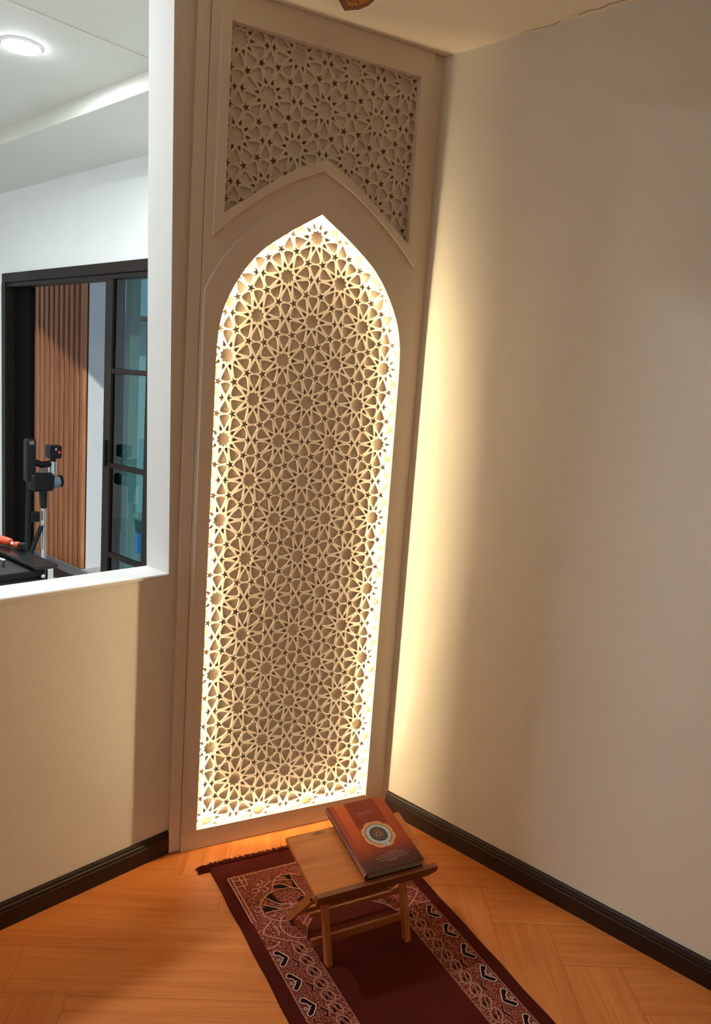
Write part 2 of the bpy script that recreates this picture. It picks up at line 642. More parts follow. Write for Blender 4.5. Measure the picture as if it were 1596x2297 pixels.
HALF = [(0.328, 1.640), (0.3262, 1.70), (0.3215, 1.752), (0.308, 1.812), (0.280, 1.876), (0.239, 1.942), (0.193, 1.994), (0.143, 2.034), (0.088, 2.073), (0.034, 2.107), (0.0, 2.129)]
HALF_OUT = [(0.402, 1.640), (0.401, 1.72), (0.392, 1.79), (0.372, 1.858), (0.340, 1.922), (0.300, 1.982), (0.252, 2.038), (0.195, 2.087), (0.130, 2.132), (0.060, 2.178), (0.0, 2.216)]
UP_IN = [(0.322, 2.084), (0.270, 2.123), (0.215, 2.165), (0.160, 2.206), (0.110, 2.240), (0.055, 2.270), (0.0, 2.293)]
UP_OUT = [(0.352, 2.012), (0.300, 2.064), (0.233, 2.122), (0.170, 2.168), (0.110, 2.206), (0.055, 2.234), (0.0, 2.259)]
Z0 = 0.071


def loop_from(half, zbot):
    """closed outline, counter-clockwise, from bottom left"""
    h = catmull(half, 4)
    left = [(UC - x, z) for x, z in h]
    right = [(UC + x, z) for x, z in h][::-1][1:]
    pts = left + right
    return [(UC + half[0][0], zbot), (UC - half[0][0], zbot)] + pts if zbot is not None else pts


arch_in = loop_from(HALF, Z0)
arch_out = loop_from(HALF_OUT, Z0 - 0.0)


def up_loop(prof, ztop):
    h = catmull(prof, 3)
    left = [(UC - x, z) for x, z in h]
    right = [(UC + x, z) for x, z in h][::-1][1:]
    return [(UC + prof[0][0], ztop), (UC - prof[0][0], ztop)] + left + right


upper_in = up_loop(UP_IN, 2.610)
upper_out = up_loop(UP_OUT, 2.632)


def slab_with_holes(outer, holes, w0, w1, back=True, pockets=()):
    """plate in the (u, z) plane between depths w0 (front) and w1 with through holes"""
    def ccw(lp):
        ar = sum(lp[i - 1][0] * lp[i][1] - lp[i][0] * lp[i - 1][1] for i in range(len(lp)))
        return lp if ar > 0 else lp[::-1]
    outer = ccw(outer)
    n_thru = len(holes)
    holes = [ccw(h_) for h_ in holes] + [ccw(h_) for h_, d_ in pockets]
    depth = [w1] * (n_thru + 1) + [w0 + d_ for h_, d_ in pockets]
    vs, fs = [], []
    for lp in [outer] + holes:
        n = len(vs)
        vs += [Vector((a, b)) for a, b in lp]
        fs.append(list(range(n, n + len(lp))))
    V, E_, F, ov, oe, of = delaunay_2d_cdt(vs, [], fs, 0, 1e-6)
    keep = [f for f, o in zip(F, of) if (0 in o) and all(i == 0 for i in o)]
    mb = MB()
    mb.add([(p.x, w0, p.y) for p in V], keep)
    if back:
        mb.add([(p.x, w1, p.y) for p in V], [f[::-1] for f in keep])
    for q, lp in enumerate([outer] + holes):
        n = len(lp)
        mb.add([(a, w0, b) for a, b in lp] + [(a, depth[q], b) for a, b in lp],
               [(i, (i + 1) % n, n + (i + 1) % n, n + i) for i in range(n)] + ([tuple(range(n, 2 * n))] if q > n_thru else []))
    return mb


PX = 0.378
board = [(UC - PX, 0.001), (UC + PX, 0.001), (UC + PX, 2.699), (UC - PX, 2.699)]
slab_with_holes(board, [arch_in, upper_in], 0.0, 0.008).build('front_board', M['panel'], panel)
# lower side borders left and right of the front board
for s in (-1, 1):
    a, b = sorted((UC + s * PX, UC + s * 0.4165))
    MB().cbox(a, b, 0.010, 0.034, 0.001, 2.699, 0.001).build('side_border', M['panel'], panel)
# raised band following the arch, and raised frame of the upper field
bx = PX - 0.004


def clampx(lp):
    return [(min(max(a, UC - bx), UC + bx), b) for a, b in lp]


band = MB()
oi = clampx(arch_out)
nb = len(arch_in)
fw = -0.010
ring = []
for (a, b), (c, d) in zip(arch_in, oi):
    dx, dz = c - a, d - b
    L = math.hypot(dx, dz) or 1.0
    ring.append(((a, 0.0, b), (a, fw, b), (c - dx / L * 0.004, fw, d - dz / L * 0.004), (c, 0.0005, d)))
for i in range(2, nb):
    pass
v = [p for r in ring for p in r]
f = []
for i in range(1, nb):
    j = (i + 1) % nb
    if i == 0:
        continue
    for k in range(3):
        f.append((i * 4 + k, j * 4 + k, j * 4 + k + 1, i * 4 + k + 1))
band.add(v, f)
band.build('arch_band', M['panel'], panel)
uf = slab_with_holes(upper_out, [upper_in], -0.015, 0.0, back=False)
uf.build('upper_frame', M['panel'], panel)


# --- ten-fold star fretwork
def pol(r, a):
    return (r * math.cos(math.radians(a)), r * math.sin(math.radians(a)))


def fret_holes(s_c=1.0, petal=1.0, star=1.0, kite=1.0):
    """cut outlines of one lattice cell in units of the star spacing: (polygon, is_deep)"""
    H = []
    c = []
    for k in range(20):
        a = 90 + 18 * k
        c.append(pol((0.152 if k % 2 == 0 else 0.120) * s_c, a))
    H.append((c, False))
    pt_prof = [(0.0, 0.212), (0.026, 0.262), (0.056, 0.318), (0.082, 0.368), (0.099, 0.410), (0.104, 0.440), (0.099, 0.460), (0.070, 0.473), (0.035, 0.482), (0.0, 0.485)]
    pc = 0.39

    def petal_poly(prof, cen, sc):
        q = [(x * sc, cen + (y - cen) * sc) for x, y in prof]
        return q + [(-x, y) for x, y in q[::-1][1:-1]]

    def turn(q, deg):
        t = math.radians(deg)
        return [(x * math.cos(t) - y * math.sin(t), x * math.sin(t) + y * math.cos(t)) for x, y in q]
    base = petal_poly(pt_prof, pc, petal)
    for k in range(10):
        H.append((turn(base, 36 * k), False))
    for k in range(10):
        cen = 0.225
        q = [(0.0, 0.168), (0.034, 0.192), (0.039, 0.206), (0.0, 0.305), (-0.039, 0.206), (-0.034, 0.192)]
        q = [(x * kite, cen + (y - cen) * kite) for x, y in q]
        H.append((turn(q, 72 + 36 * k - 90), True))
    R, r = 0.094 * star, 0.038 * star
    rv = 0.5 / math.cos(math.radians(18))
    # five-pointed stars where two rosettes and a gap meet
    for a in (72, 108, 252, 288):
        cx, cy = pol(rv, a)
        first = a + 180
        H.append(([(cx + pol(R if k % 2 == 0 else r, first + 36 * k)[0], cy + pol(R if k % 2 == 0 else r, first + 36 * k)[1]) for k in range(10)], True))
    # half stars at the waist of the gap to the right
    A = 2 * math.sin(math.radians(36))
    for sgn, cx in ((1, rv), (-1, A - rv)):
        q = [(R, 108), (r, 144), (R, 180), (r, 216), (R, 252), (0.040 * star, 0)]
        H.append(([(cx + sgn * pol(rr, aa)[0], pol(rr, aa)[1]) for rr, aa in q], True))
    gp = [(0.0, 0.050), (0.034, 0.105), (0.064, 0.155), (0.088, 0.200), (0.101, 0.232), (0.103, 0.254), (0.098, 0.270), (0.070, 0.283), (0.035, 0.292), (0.0, 0.295)]
    gb_ = petal_poly(gp, 0.20, petal)
    H.append(([(A / 2 + x, y) for x, y in gb_], False))
    H.append(([(A / 2 + x, -y) for x, y in gb_], False))
    return H


def in_poly(p, poly):
    c = False
    n = len(poly)
    for i in range(n):
        (xa, ya), (xb, yb) = poly[i], poly[(i + 1) % n]
        if (ya > p[1]) != (yb > p[1]) and p[0] < (xb - xa) * (p[1] - ya) / (yb - ya) + xa:
            c = not c
    return c


def fretwork(u0, z0, su, sz, outline, w0, t, pocket, **kw):
    """plate with the outline given, cut with the star pattern (lattice origin u0, z0)"""
    cell = fret_holes(**kw)
    A, Hh = 2 * math.sin(math.radians(36)), math.cos(math.radians(36))
    seen = set()
    holes, pockets = [], []
    for r in range(-4, 24):
        for c in range(-6, 7):
            cx = (c + (0.5 if r % 2 else 0.0)) * A
            cy = -r * Hh
            for lp, deep in cell:
                q = [(u0 + (cx + x) * su, z0 + (cy + y) * sz) for x, y in lp]
                if not all(in_poly(p, outline) for p in q):
                    continue
                kx, kz = sum(a for a, b in q) / len(q), sum(b for a, b in q) / len(q)
                key = (int(round(kx * 1000)), int(round(kz * 1000)))
                if any((key[0] + i, key[1] + j) in seen for i in (-1, 0, 1) for j in (-1, 0, 1)):
                    continue
                seen.add(key)
                (holes if deep else pockets).append(q if deep else (q, pocket))
    return slab_with_holes(outline, holes, w0, w0 + t, back=False, pockets=pockets)


WF, TF = 0.030, 0.014
UP_LOW = [(0.374, 2.000), (0.325, 2.040), (0.268, 2.085), (0.200, 2.132), (0.133, 2.174), (0.062, 2.214), (0.0, 2.243)]
up_outline = up_loop(UP_LOW, 2.690)
fretwork(-0.0208 + 0.1618 * math.sin(math.radians(36)), 2.5786, 0.1618, 0.1645, up_outline, 0.0084, 0.020, 0.0075, petal=0.86, star=0.90, kite=0.84).build('upper_fretwork', M['fret'], panel)
ub = MB().prism(up_outline, 0.0286, 0.0316, 'y')
ub.build('upper_backing', M['niche_back'], panel)


def offset_loop(lp, e):
    n = len(lp)
    out = []
    for i in range(n):
        a, b, c = Vector(lp[i - 1]), Vector(lp[i]), Vector(lp[(i + 1) % n])
        t1, t2 = (b - a).normalized(), (c - b).normalized()
        n1, n2 = Vector((t1.y, -t1.x)), Vector((t2.y, -t2.x))
        m_ = (n1 + n2)
        m_ = m_ / max(0.35, m_.length_squared / 2)
        out.append((b.x + m_.x * e, b.y + m_.y * e))
    return out


# orientation: make sure the offset goes outwards
sgn = 1
tst = offset_loop(arch_in, 0.01)
if min(p[0] for p in tst) > min(p[0] for p in arch_in):
    sgn = -1
curb = offset_loop(arch_in, sgn * 0.0465)
n = len(curb)
low_out = offset_loop(arch_in, sgn * 0.062)
fretwork(-0.0129, 2.0626, 0.1612, 0.1630, low_out, WF, TF, 0.009).build('niche_fretwork', M['fret'], panel)
MB().prism(low_out, WF + TF, WF + TF + 0.006, 'y').build('niche_backing', M['niche_back'], panel)
cb = MB()
cb.add([(a, 0.008, b) for a, b in curb] + [(a, WF, b) for a, b in curb], [(i, (i + 1) % n, n + (i + 1) % n, n + i) for i in range(n)])
cb.build('niche_curb', M['fret'], panel)
ledl = offset_loop(arch_in, sgn * 0.045)
led = MB()
led.add([(a, 0.0115, b) for a, b in ledl] + [(a, 0.0235, b) for a, b in ledl], [(i, (i + 1) % n, n + (i + 1) % n, n + i) for i in range(n)])
tag(led.build('led_strip', M['led'], panel), 'warm glowing light strip behind the arch edge')

# ------------------------------------------------------------------ prayer rug (panel frame)
rug = empty('prayer_rug', pan(-0.0155, -0.70, 0), -TH)
tag(rug, 'dark maroon prayer rug with a patterned border lying before the niche', 'rug')
RU0, RU1, RW0, RW1 = -0.333 + 0.0155, 0.302 + 0.0155, -1.26 + 0.70, -0.118 + 0.70   # local x, y


def rz(x, y):
    return 0.0042 + 0.0012 * math.sin(7 * x + 3 * y) * math.sin(9 * y + 1.3)


def rl(u, w):
    return (u + 0.0155, w + 0.70)


M['rug'] = plain('maroon_pile', srgb(78, 24, 18), 0.95, spec=0.1, bump=0.5, bscale=900, vary=0.25, vscale=9)
M['rug_field'] = plain('dark_maroon_pile', srgb(86, 28, 19), 0.95, spec=0.1, bump=0.5, bscale=900, vary=0.3, vscale=5)
M['motif'] = plain('pink_yarn', srgb(196, 140, 118), 0.9, spec=0.1)
M['motif_white'] = plain('pale_yarn', srgb(226, 200, 184), 0.9, spec=0.1)
M['motif_dark'] = plain('black_yarn', srgb(34, 14, 12), 0.95, spec=0.1)
m_, nt, b = new_mat('speckled_yarn')
tc = N(nt, 'ShaderNodeTexCoord')
vo = N(nt, 'ShaderNodeTexNoise')
vo.inputs['Scale'].default_value = 280
vo.inputs['Detail'].default_value = 2
nt.links.new(tc.outputs['Object'], vo.inputs['Vector'])
cr = N(nt, 'ShaderNodeValToRGB')
cr.color_ramp.elements[0].position, cr.color_ramp.elements[0].color = 0.40, srgb(84, 26, 20)
cr.color_ramp.elements[1].position, cr.color_ramp.elements[1].color = 0.66, srgb(190, 128, 104)
e_ = cr.color_ramp.elements.new(0.52)
e_.color = srgb(124, 58, 46)
nt.links.new(vo.outputs['Fac'], cr.inputs['Fac'])
nt.links.new(cr.outputs['Color'], b.inputs['Base Color'])
b.inputs['Roughness'].default_value = 0.95
b.inputs['Specular IOR Level'].default_value = 0.1
M['speckle'] = m_

body = MB()
nx, ny = 12, 22
vs, fs = [], []
for j in range(ny + 1):
    for i in range(nx + 1):
        x = RU0 + (RU1 - RU0) * i / nx
        y = RW0 + (RW1 - RW0) * j / ny
        ed = 0.0014 * math.sin(31 * y) * (1 if i in (0, nx) else 0)
        vs.append((x + ed, y, rz(x, y)))
for j in range(ny):
    for i in range(nx):
        a = j * (nx + 1) + i
        fs.append((a, a + 1, a + nx + 2, a + nx + 1))
nv = len(vs)
edge = [i for i in range(nx + 1)] + [j * (nx + 1) + nx for j in range(1, ny + 1)] + [ny * (nx + 1) + i for i in range(nx - 1, -1, -1)] + [j * (nx + 1) for j in range(ny - 1, 0, -1)]
vs += [(vs[i][0], vs[i][1], 0.0004) for i in edge]
for k in range(len(edge)):
    k2 = (k + 1) % len(edge)
    fs.append((edge[k], edge[k2], nv + k2, nv + k))
body.add(vs, fs)
body.build('rug_pile', M['rug'], rug)


def drape(mb, dz):
    mb.v = [(x, y, rz(x, y) + dz) for x, y, z in mb.v]
    return mb


def grid_quad(mb, u0, u1, w0, w1, nx=6, ny=10):
    v, f = [], []
    for j in range(ny + 1):
        for i in range(nx + 1):
            p = rl(u0 + (u1 - u0) * i / nx, w0 + (w1 - w0) * j / ny)
            v.append((p[0], p[1], 0))
    for j in range(ny):
        for i in range(nx):
            a = j * (nx + 1) + i
            f.append((a, a + 1, a + nx + 2, a + nx + 1))
    mb.add(v, f)


CU = -0.0155
pb = MB()
grid_quad(pb, -0.293, 0.262, -0.195, -0.545, 14, 10)
grid_quad(pb, -0.293, -0.170, -0.545, -1.215, 4, 16)
grid_quad(pb, 0.139 - 0.0, 0.262, -0.545, -1.215, 4, 16)
drape(pb, 0.0006)
pb.build('patterned_border', M['speckle'], rug)
# plain dark centre field with a pointed head
cf = MB()
head = [(-0.170, -1.215), (0.139, -1.215), (0.139, -0.545), (0.115, -0.500), (0.075, -0.462), (0.030, -0.440), (CU, -0.405), (-0.061, -0.440), (-0.106, -0.462), (-0.146, -0.500), (-0.170, -0.545)]
cf.add([(*rl(*p), 0.0068) for p in head], [tuple(range(len(head)))])
cf.build('centre_field', M['rug_field'], rug)

# woven motifs
from_zoom = None
hook = [(-0.2830, -0.567), (-0.2785, -0.5605), (-0.268, -0.560), (-0.2525, -0.5865), (-0.2490, -0.5945), (-0.2540, -0.6040), (-0.268, -0.6200), (-0.2765, -0.6220), (-0.2820, -0.616), (-0.279, -0.609), (-0.2685, -0.599), (-0.2665, -0.590), (-0.2705, -0.580), (-0.2790, -0.5745)]
hook_c = catmull(hook, 2, True)
leaf = [(0.0, 0.024), (0.012, 0.014), (0.0155, 0.0), (0.012, -0.014), (0.0, -0.024), (-0.012, -0.014), (-0.0155, 0.0), (-0.012, 0.014)]
leaf_c = catmull(leaf, 3, True)
mw, mdk, ml = MB(), MB(), MB()
SP = 0.0925
for side in (0, 1):
    for k in range(7):
        dw = -SP * k
        P = [(u, w + dw) for u, w in hook_c]
        Q1 = [(-0.2835, -0.596 + dw), (-0.279, -0.590 + dw), (-0.2745, -0.594 + dw), (-0.276, -0.600 + dw)]
        stem = [(-0.240, -0.606 + dw), (-0.228, -0.622 + dw), (-0.236, -0.640 + dw)]
        if side:
            mir = lambda L: [(2 * CU - u, w) for u, w in L]
            P, Q1, stem = mir(P), mir(Q1), mir(stem)
        P = [rl(*p) for p in P]
        c = (sum(p[0] for p in P) / len(P), sum(p[1] for p in P) / len(P))
        mdk.add([(p[0], p[1], 0) for p in P], [tuple(range(len(P)))])
        mw.ribbon(P, 0.0025, 0, True)
        mw.ribbon([rl(*p) for p in Q1], 0.0022, 0, True)
        mdk.ribbon([rl(*p) for p in stem], 0.0050, 0)
        ml.ribbon([(p[0] + 0.003, p[1]) for p in [rl(*q) for q in stem]], 0.0018, 0)
        dot = rl(-0.262 if not side else 2 * CU + 0.262, -0.592 + dw)
        mw.add([(dot[0] + 0.002 * math.cos(t), dot[1] + 0.002 * math.sin(t), 0) for t in (0, 1.05, 2.1, 3.15, 4.2, 5.25)], [(0, 1, 2, 3, 4, 5)])
    for k in range(14):
        w0 = -0.578 - 0.0463 * k
        u0 = -0.205 if not side else 2 * CU + 0.205
        lean = 0.42 if not side else -0.42
        rot = [(u0 + x * math.cos(lean) - y * math.sin(lean), w0 + x * math.sin(lean) + y * math.cos(lean)) for x, y in leaf_c]
        ml.ribbon([rl(*p) for p in rot], 0.0030, 0, True)
        ax = [(u0 + x * math.cos(lean) - y * math.sin(lean), w0 + x * math.sin(lean) + y * math.cos(lean)) for x, y in ((0, 0.02), (0.002, 0), (0, -0.02))]
        ml.ribbon([rl(*p) for p in ax], 0.0022, 0)
        for s2 in (-1, 1):
            d = [(u0 + s2 * 0.0065 + 0.0035 * math.cos(t), w0 + s2 * 0.004 + 0.009 * math.sin(t)) for t in [i * PI / 4 for i in range(8)]]
            mdk.add([(*rl(*p), 0) for p in d], [tuple(range(8))])
        lp = [(u0 + (0.021 if not side else -0.021) + 0.0075 * math.cos(t), w0 - 0.014 + 0.0075 * math.sin(t)) for t in [i * PI / 5 for i in range(10)]]
        ml.ribbon([rl(*p) for p in lp], 0.0020, 0, True)
    # inner and outer guide lines
    for u in (-0.172, -0.290):
        uu = u if not side else 2 * CU - u
        ml.ribbon([rl(uu, -0.56 - 0.02 * i) for i in range(33)], 0.0018, 0)

ARAB = [
    [(-0.0953, -0.3640), (-0.0998, -0.3379), (-0.1180, -0.3208), (-0.1498, -0.3129), (-0.1846, -0.3134), (-0.2158, -0.3294), (-0.2413, -0.3564), (-0.2507, -0.3888), (-0.2455, -0.4219), (-0.2219, -0.4447), (-0.1913, -0.4573), (-0.1728, -0.4562)],
    [(-0.1827, -0.3044), (-0.1712, -0.2795), (-0.1526, -0.2568), (-0.1287, -0.2459), (-0.0951, -0.2516), (-0.0698, -0.2695)],
    [(-0.2173, -0.3335), (-0.1988, -0.3645), (-0.1783, -0.3821), (-0.1476, -0.3900)],
    [(-0.2363, -0.3630), (-0.2119, -0.3821), (-0.1942, -0.3985)],
    [(-0.1281, -0.4025), (-0.1690, -0.4042), (-0.2051, -0.4030), (-0.2400, -0.3999)],
    [(-0.1220, -0.3958), (-0.1623, -0.3955)],
    [(-0.1566, -0.4183), (-0.1881, -0.4279), (-0.2158, -0.4516), (-0.2227, -0.4829), (-0.2166, -0.5104), (-0.1987, -0.5302), (-0.1714, -0.5416)],
    [(-0.2372, -0.4384), (-0.2797, -0.4801), (-0.2411, -0.5207), (-0.2012, -0.5495), (-0.1881, -0.5790)],
    [(-0.2395, -0.4590), (-0.2357, -0.4859), (-0.2404, -0.5047)],
    [(-0.2464, -0.5266), (-0.2631, -0.5397), (-0.2927, -0.5431)],
    [(-0.0988, -0.2527), (-0.1025, -0.3072), (-0.0962, -0.3588)],
    [(-0.1729, -0.2838), (-0.1438, -0.2906), (-0.1162, -0.3240)],
    [(-0.1597, -0.2666), (-0.1294, -0.2712), (-0.1044, -0.2812)],
    [(-0.1444, -0.2525), (-0.1193, -0.2625)],
    [(-0.2029, -0.2467), (-0.1980, -0.2588), (-0.2084, -0.2695), (-0.2163, -0.2614)],
    [(-0.2449, -0.2841), (-0.2284, -0.2811), (-0.2207, -0.2939), (-0.2362, -0.3021), (-0.2467, -0.2931)],
    [(-0.2008, -0.2824), (-0.1948, -0.2995), (-0.2062, -0.3046), (-0.2138, -0.2919)],
    [(-0.2204, -0.2597), (-0.2105, -0.2834), (-0.1743, -0.2633)],
    [(-0.2614, -0.3619), (-0.2499, -0.3711), (-0.2507, -0.3888), (-0.2676, -0.3864), (-0.2684, -0.3726)],
    [(-0.2972, -0.2038), (-0.2946, -0.4277)],
    [(-0.2848, -0.2038), (-0.2843, -0.4234)],
    [(-0.2972, -0.2038), (-0.0546, -0.2039)],
    [(-0.2880, -0.2225), (-0.2343, -0.2291)],
    [(-0.2625, -0.2025), (-0.2595, -0.2734)],
    [(-0.2888, -0.2518), (-0.2534, -0.2563)],
    [(-0.2444, -0.2047), (-0.2480, -0.2585)],
]
ARAB_DARK = [
    [(-0.1736, -0.2934), (-0.1493, -0.2884), (-0.1198, -0.3250), (-0.1462, -0.3118)],
    [(-0.2173, -0.3335), (-0.1933, -0.3195), (-0.1870, -0.3505), (-0.1783, -0.3821), (-0.1988, -0.3645)],
    [(-0.2365, -0.3675), (-0.2114, -0.3732), (-0.1942, -0.3985), (-0.2166, -0.3938)],
    [(-0.1222, -0.2537), (-0.0979, -0.2582), (-0.1007, -0.2878), (-0.1202, -0.2647)],
    [(-0.1274, -0.3795), (-0.1070, -0.3688), (-0.1034, -0.3893), (-0.1202, -0.3918)],
    [(-0.2421, -0.3743), (-0.2280, -0.3846), (-0.2181, -0.3977), (-0.2411, -0.3950)],
    [(-0.1044, -0.2812), (-0.1025, -0.3072), (-0.0998, -0.3525), (-0.1135, -0.3177)],
]
for side in (0, 1):
    for pl in ARAB:
        P = [(2 * CU - u, w) if side else (u, w) for u, w in pl]
        P = catmull(P, 5) if len(P) > 2 else P
        if len(P) == 2:
            P = [(P[0][0] + (P[1][0] - P[0][0]) * i / 12, P[0][1] + (P[1][1] - P[0][1]) * i / 12) for i in range(13)]
        ml.ribbon([rl(*p) for p in P], 0.0040, 0)
    for pl in ARAB_DARK:
        P = [(2 * CU - u, w) if side else (u, w) for u, w in pl]
        P = catmull(P, 4, True)
        mdk.add([(*rl(*p), 0) for p in P], [tuple(range(len(P)))])
# line work of the pointed head
hd = [p for p in head[2:]]
ml.ribbon([rl(*p) for p in catmull(hd, 4)], 0.0028, 0)
hd2 = [(CU + (u - CU) * 1.10, w + 0.012) for u, w in hd[1:-1]]
ml.ribbon([rl(*p) for p in catmull(hd2, 4)], 0.0022, 0)
drape(mdk, 0.0019).build('dark_motif', M['motif_dark'], rug)['kind'] = 'stuff'
drape(ml, 0.0024).build('line_motif', M['motif'], rug)['kind'] = 'stuff'
drape(mw, 0.0028).build('pale_motif', M['motif_white'], rug)['kind'] = 'stuff'

# fringe at the head end
fr = MB()
nst = 420
for k in range(nst):
    u = -0.334 + 0.637 * (k + random.random()) / nst
    ln = 0.024 + random.uniform(-0.007, 0.006)
    sk = random.uniform(-0.007, 0.007)
    x0, y0 = rl(u, -0.121)
    z = 0.0052 + random.uniform(-0.001, 0.0012)
    fr.tube([(x0, y0, z), (x0 + sk * 0.4, y0 + ln * 0.5, z), (x0 + sk, y0 + ln, 0.0026)], [0.0017, 0.0018, 0.0008], 4)
for k in range(90):   # the corner tuft that sweeps out to the left
    x0, y0 = rl(-0.331, -0.140 + 0.030 * random.random())
    ln = random.uniform(0.018, 0.048)
    a = random.uniform(-0.12, 0.50)
    z = 0.0050 + random.uniform(-0.001, 0.001)
    fr.tube([(x0, y0, z), (x0 - ln * 0.5 * math.cos(a), y0 + ln * 0.5 * math.sin(a) * 0.7, z), (x0 - ln * math.cos(a), y0 + ln * math.sin(a) * 0.4, 0.0026)], [0.0018, 0.0019, 0.0008], 4)
tag(fr.build('fringe', M['rug'], rug), 'dense maroon fringe at the head of the rug', kind='stuff')

# ------------------------------------------------------------------ folding book stand
WX = dict(rough=0.33)
M['stand_top'] = wood('varnished_teak_top', srgb(168, 88, 30), srgb(192, 108, 42), srgb(206, 126, 58), rough=0.30, stretch=(3.0, 46, 46), knot=(0.10, 0.208, 0.030, 0.0085))
M['stand'] = wood('varnished_teak', srgb(140, 78, 34), srgb(172, 102, 50), srgb(190, 120, 64), rough=0.38, stretch=(4, 40, 40))
M['stand_lip'] = wood('shaded_teak_lip', srgb(96, 50, 22), srgb(122, 66, 30), srgb(142, 82, 40), rough=0.38, stretch=(4, 40, 40))  # shade on the lip's front face is put into these darker wood colours
M['stand_leg'] = wood('varnished_teak_leg', srgb(150, 86, 38), srgb(178, 108, 54), srgb(196, 126, 68), rough=0.38, stretch=(40, 40, 4))
SU, SWF, SZF = -0.225, -0.690, 0.250
TILT = math.radians(12.5)
stand = empty('book_stand', pan(-0.034, -0.57, 0.0), -TH)
tag(stand, 'low folding wooden book stand with crossed legs standing on the rug', 'book stand')


def sl(u, w, z=0.0):
    return (u + 0.034, w + 0.57, z)


def tilted(o, u, w, z):
    o.location = sl(u, w, z)
    o.rotation_euler = (TILT, 0, 0)


BLEN = 0.215 / math.cos(TILT)
t = MB().cbox(0, 0.382, 0.002, BLEN, -0.013, 0.0, 0.0015).build('top_board', M['stand_top'], stand)
tilted(t, SU, SWF, SZF)
lp = MB()
lp.prism([(0, -0.022), (0.358, -0.020), (0.382, -0.010), (0.382, 0.007), (0.0, 0.007)], -0.013, 0.002, 'y')
t = lp.build('front_lip', M['stand_lip'], stand)
tilted(t, SU, SWF, SZF)
RZ = 0.0072   # pile height under the feet


def leg(p0, p1, u, wd_, th, name='leg'):
    """flat board leg between (w,z) points in the plane u"""
    (wa, za), (wb, zb) = p0, p1
    d = Vector((wb - wa, zb - za)).normalized()
    nrm = Vector((-d.y, d.x)) * th * 0.5
    # foot cut level with the ground
    k = nrm.y / d.y
    poly = [(wa + nrm.x - d.x * k, za), (wb + nrm.x, zb + nrm.y), (wb - nrm.x, zb - nrm.y), (wa - nrm.x + d.x * k, za)]
    m = MB().prism([(a + 0.57, b_) for a, b_ in poly], u + 0.034 - wd_ / 2, u + 0.034 + wd_ / 2, 'x')
    return m.build(name, M['stand_leg'], stand)


for u in (-0.158, 0.098):
    leg((-0.664, RZ), (-0.588, 0.257), u, 0.017, 0.021)
for u in (-0.184, 0.124):
    leg((-0.446, RZ), (-0.648, 0.238), u, 0.017, 0.024)
for (w, z0, z1, u0, u1, th) in ((-0.622, 0.042, 0.065, -0.196, 0.124, 0.010), (-0.572, 0.094, 0.107, -0.178, 0.118, 0.010), (-0.505, 0.058, 0.074, -0.178, 0.118, 0.010)):
    a = sl(u0, w)
    b_ = sl(u1, w)
    MB().cbox(a[0], b_[0], a[1] - th / 2, a[1] + th / 2, z0, z1, 0.0012).build('stretcher', M['stand'], stand)
for u in (-0.171, 0.111):
    a = sl(u, -0.604, 0.176)
    m = MB()
    m.smooth = False
    m.tube([(a[0] - 0.0255, a[1], a[2]), (a[0] + 0.0255, a[1], a[2])], 0.004, 10)
    m.build('pivot_bolt', M['bronze'], stand)

# ------------------------------------------------------------------ hardcover book on the stand
BW, BL_, BT = 0.187, 0.266, 0.026
bo = pan(-0.0695, -0.684, SZF + 0.006 * math.tan(TILT) + 0.0006)
book = empty('hardcover_book', bo)
book.rotation_euler = (Matrix.Rotation(-TH, 4, 'Z') @ Matrix.Rotation(TILT, 4, 'X')).to_euler()
tag(book, 'closed red brown hardcover book with a round medallion lying on the stand', 'book')

m_, nt, b = new_mat('printed_book_cover')
tc = N(nt, 'ShaderNodeTexCoord')
sp = N(nt, 'ShaderNodeSeparateXYZ')
nt.links.new(tc.outputs['Object'], sp.inputs[0])
mr = N(nt, 'ShaderNodeMapRange')
mr.inputs['From Max'].default_value = BL_
nt.links.new(sp.outputs['Y'], mr.inputs['Value'])
cr = N(nt, 'ShaderNodeValToRGB')
cr.color_ramp.elements[0].position, cr.color_ramp.elements[0].color = 0.02, srgb(66, 26, 20)
cr.color_ramp.elements[1].position, cr.color_ramp.elements[1].color = 0.40, srgb(158, 58, 24)
for ps, cl in ((0.14, srgb(84, 30, 20)), (0.24, srgb(128, 42, 20)), (0.75, srgb(168, 66, 28)), (1.0, srgb(176, 72, 30))):
    e_ = cr.color_ramp.elements.new(ps)
    e_.color = cl
nt.links.new(mr.outputs[0], cr.inputs['Fac'])
no = N(nt, 'ShaderNodeTexNoise')
no.inputs['Scale'].default_value = 14
nt.links.new(tc.outputs['Object'], no.inputs['Vector'])
mx = N(nt, 'ShaderNodeMix', data_type='RGBA', blend_type='MULTIPLY')
mr3 = N(nt, 'ShaderNodeMapRange')
mr3.inputs['To Min'].default_value = 0.75
mr3.inputs['To Max'].default_value = 1.2
nt.links.new(no.outputs['Fac'], mr3.inputs['Value'])
mx.inputs['Factor'].default_value = 1.0
nt.links.new(cr.outputs['Color'], mx.inputs['A'])
nt.links.new(mr3.outputs[0], mx.inputs['B'])
nt.links.new(mx.outputs['Result'], b.inputs['Base Color'])
b.inputs['Roughness'].default_value = 0.5
b.inputs['Specular IOR Level'].default_value = 0.3
M['cover'] = m_
M['cover_dark'] = plain('printed_dark_panel', srgb(134, 44, 20), 0.55, spec=0.25, vary=0.35, vscale=30)
M['cover_orange'] = plain('printed_orange_strip', srgb(196, 84, 32), 0.5, vary=0.12, vscale=20)
M['pages'] = plain('paper_edges', srgb(158, 146, 124), 0.9, bump=0.3, bscale=600)
M['spine'] = plain('patterned_spine', srgb(110, 40, 30), 0.4, vary=0.6, vscale=160)
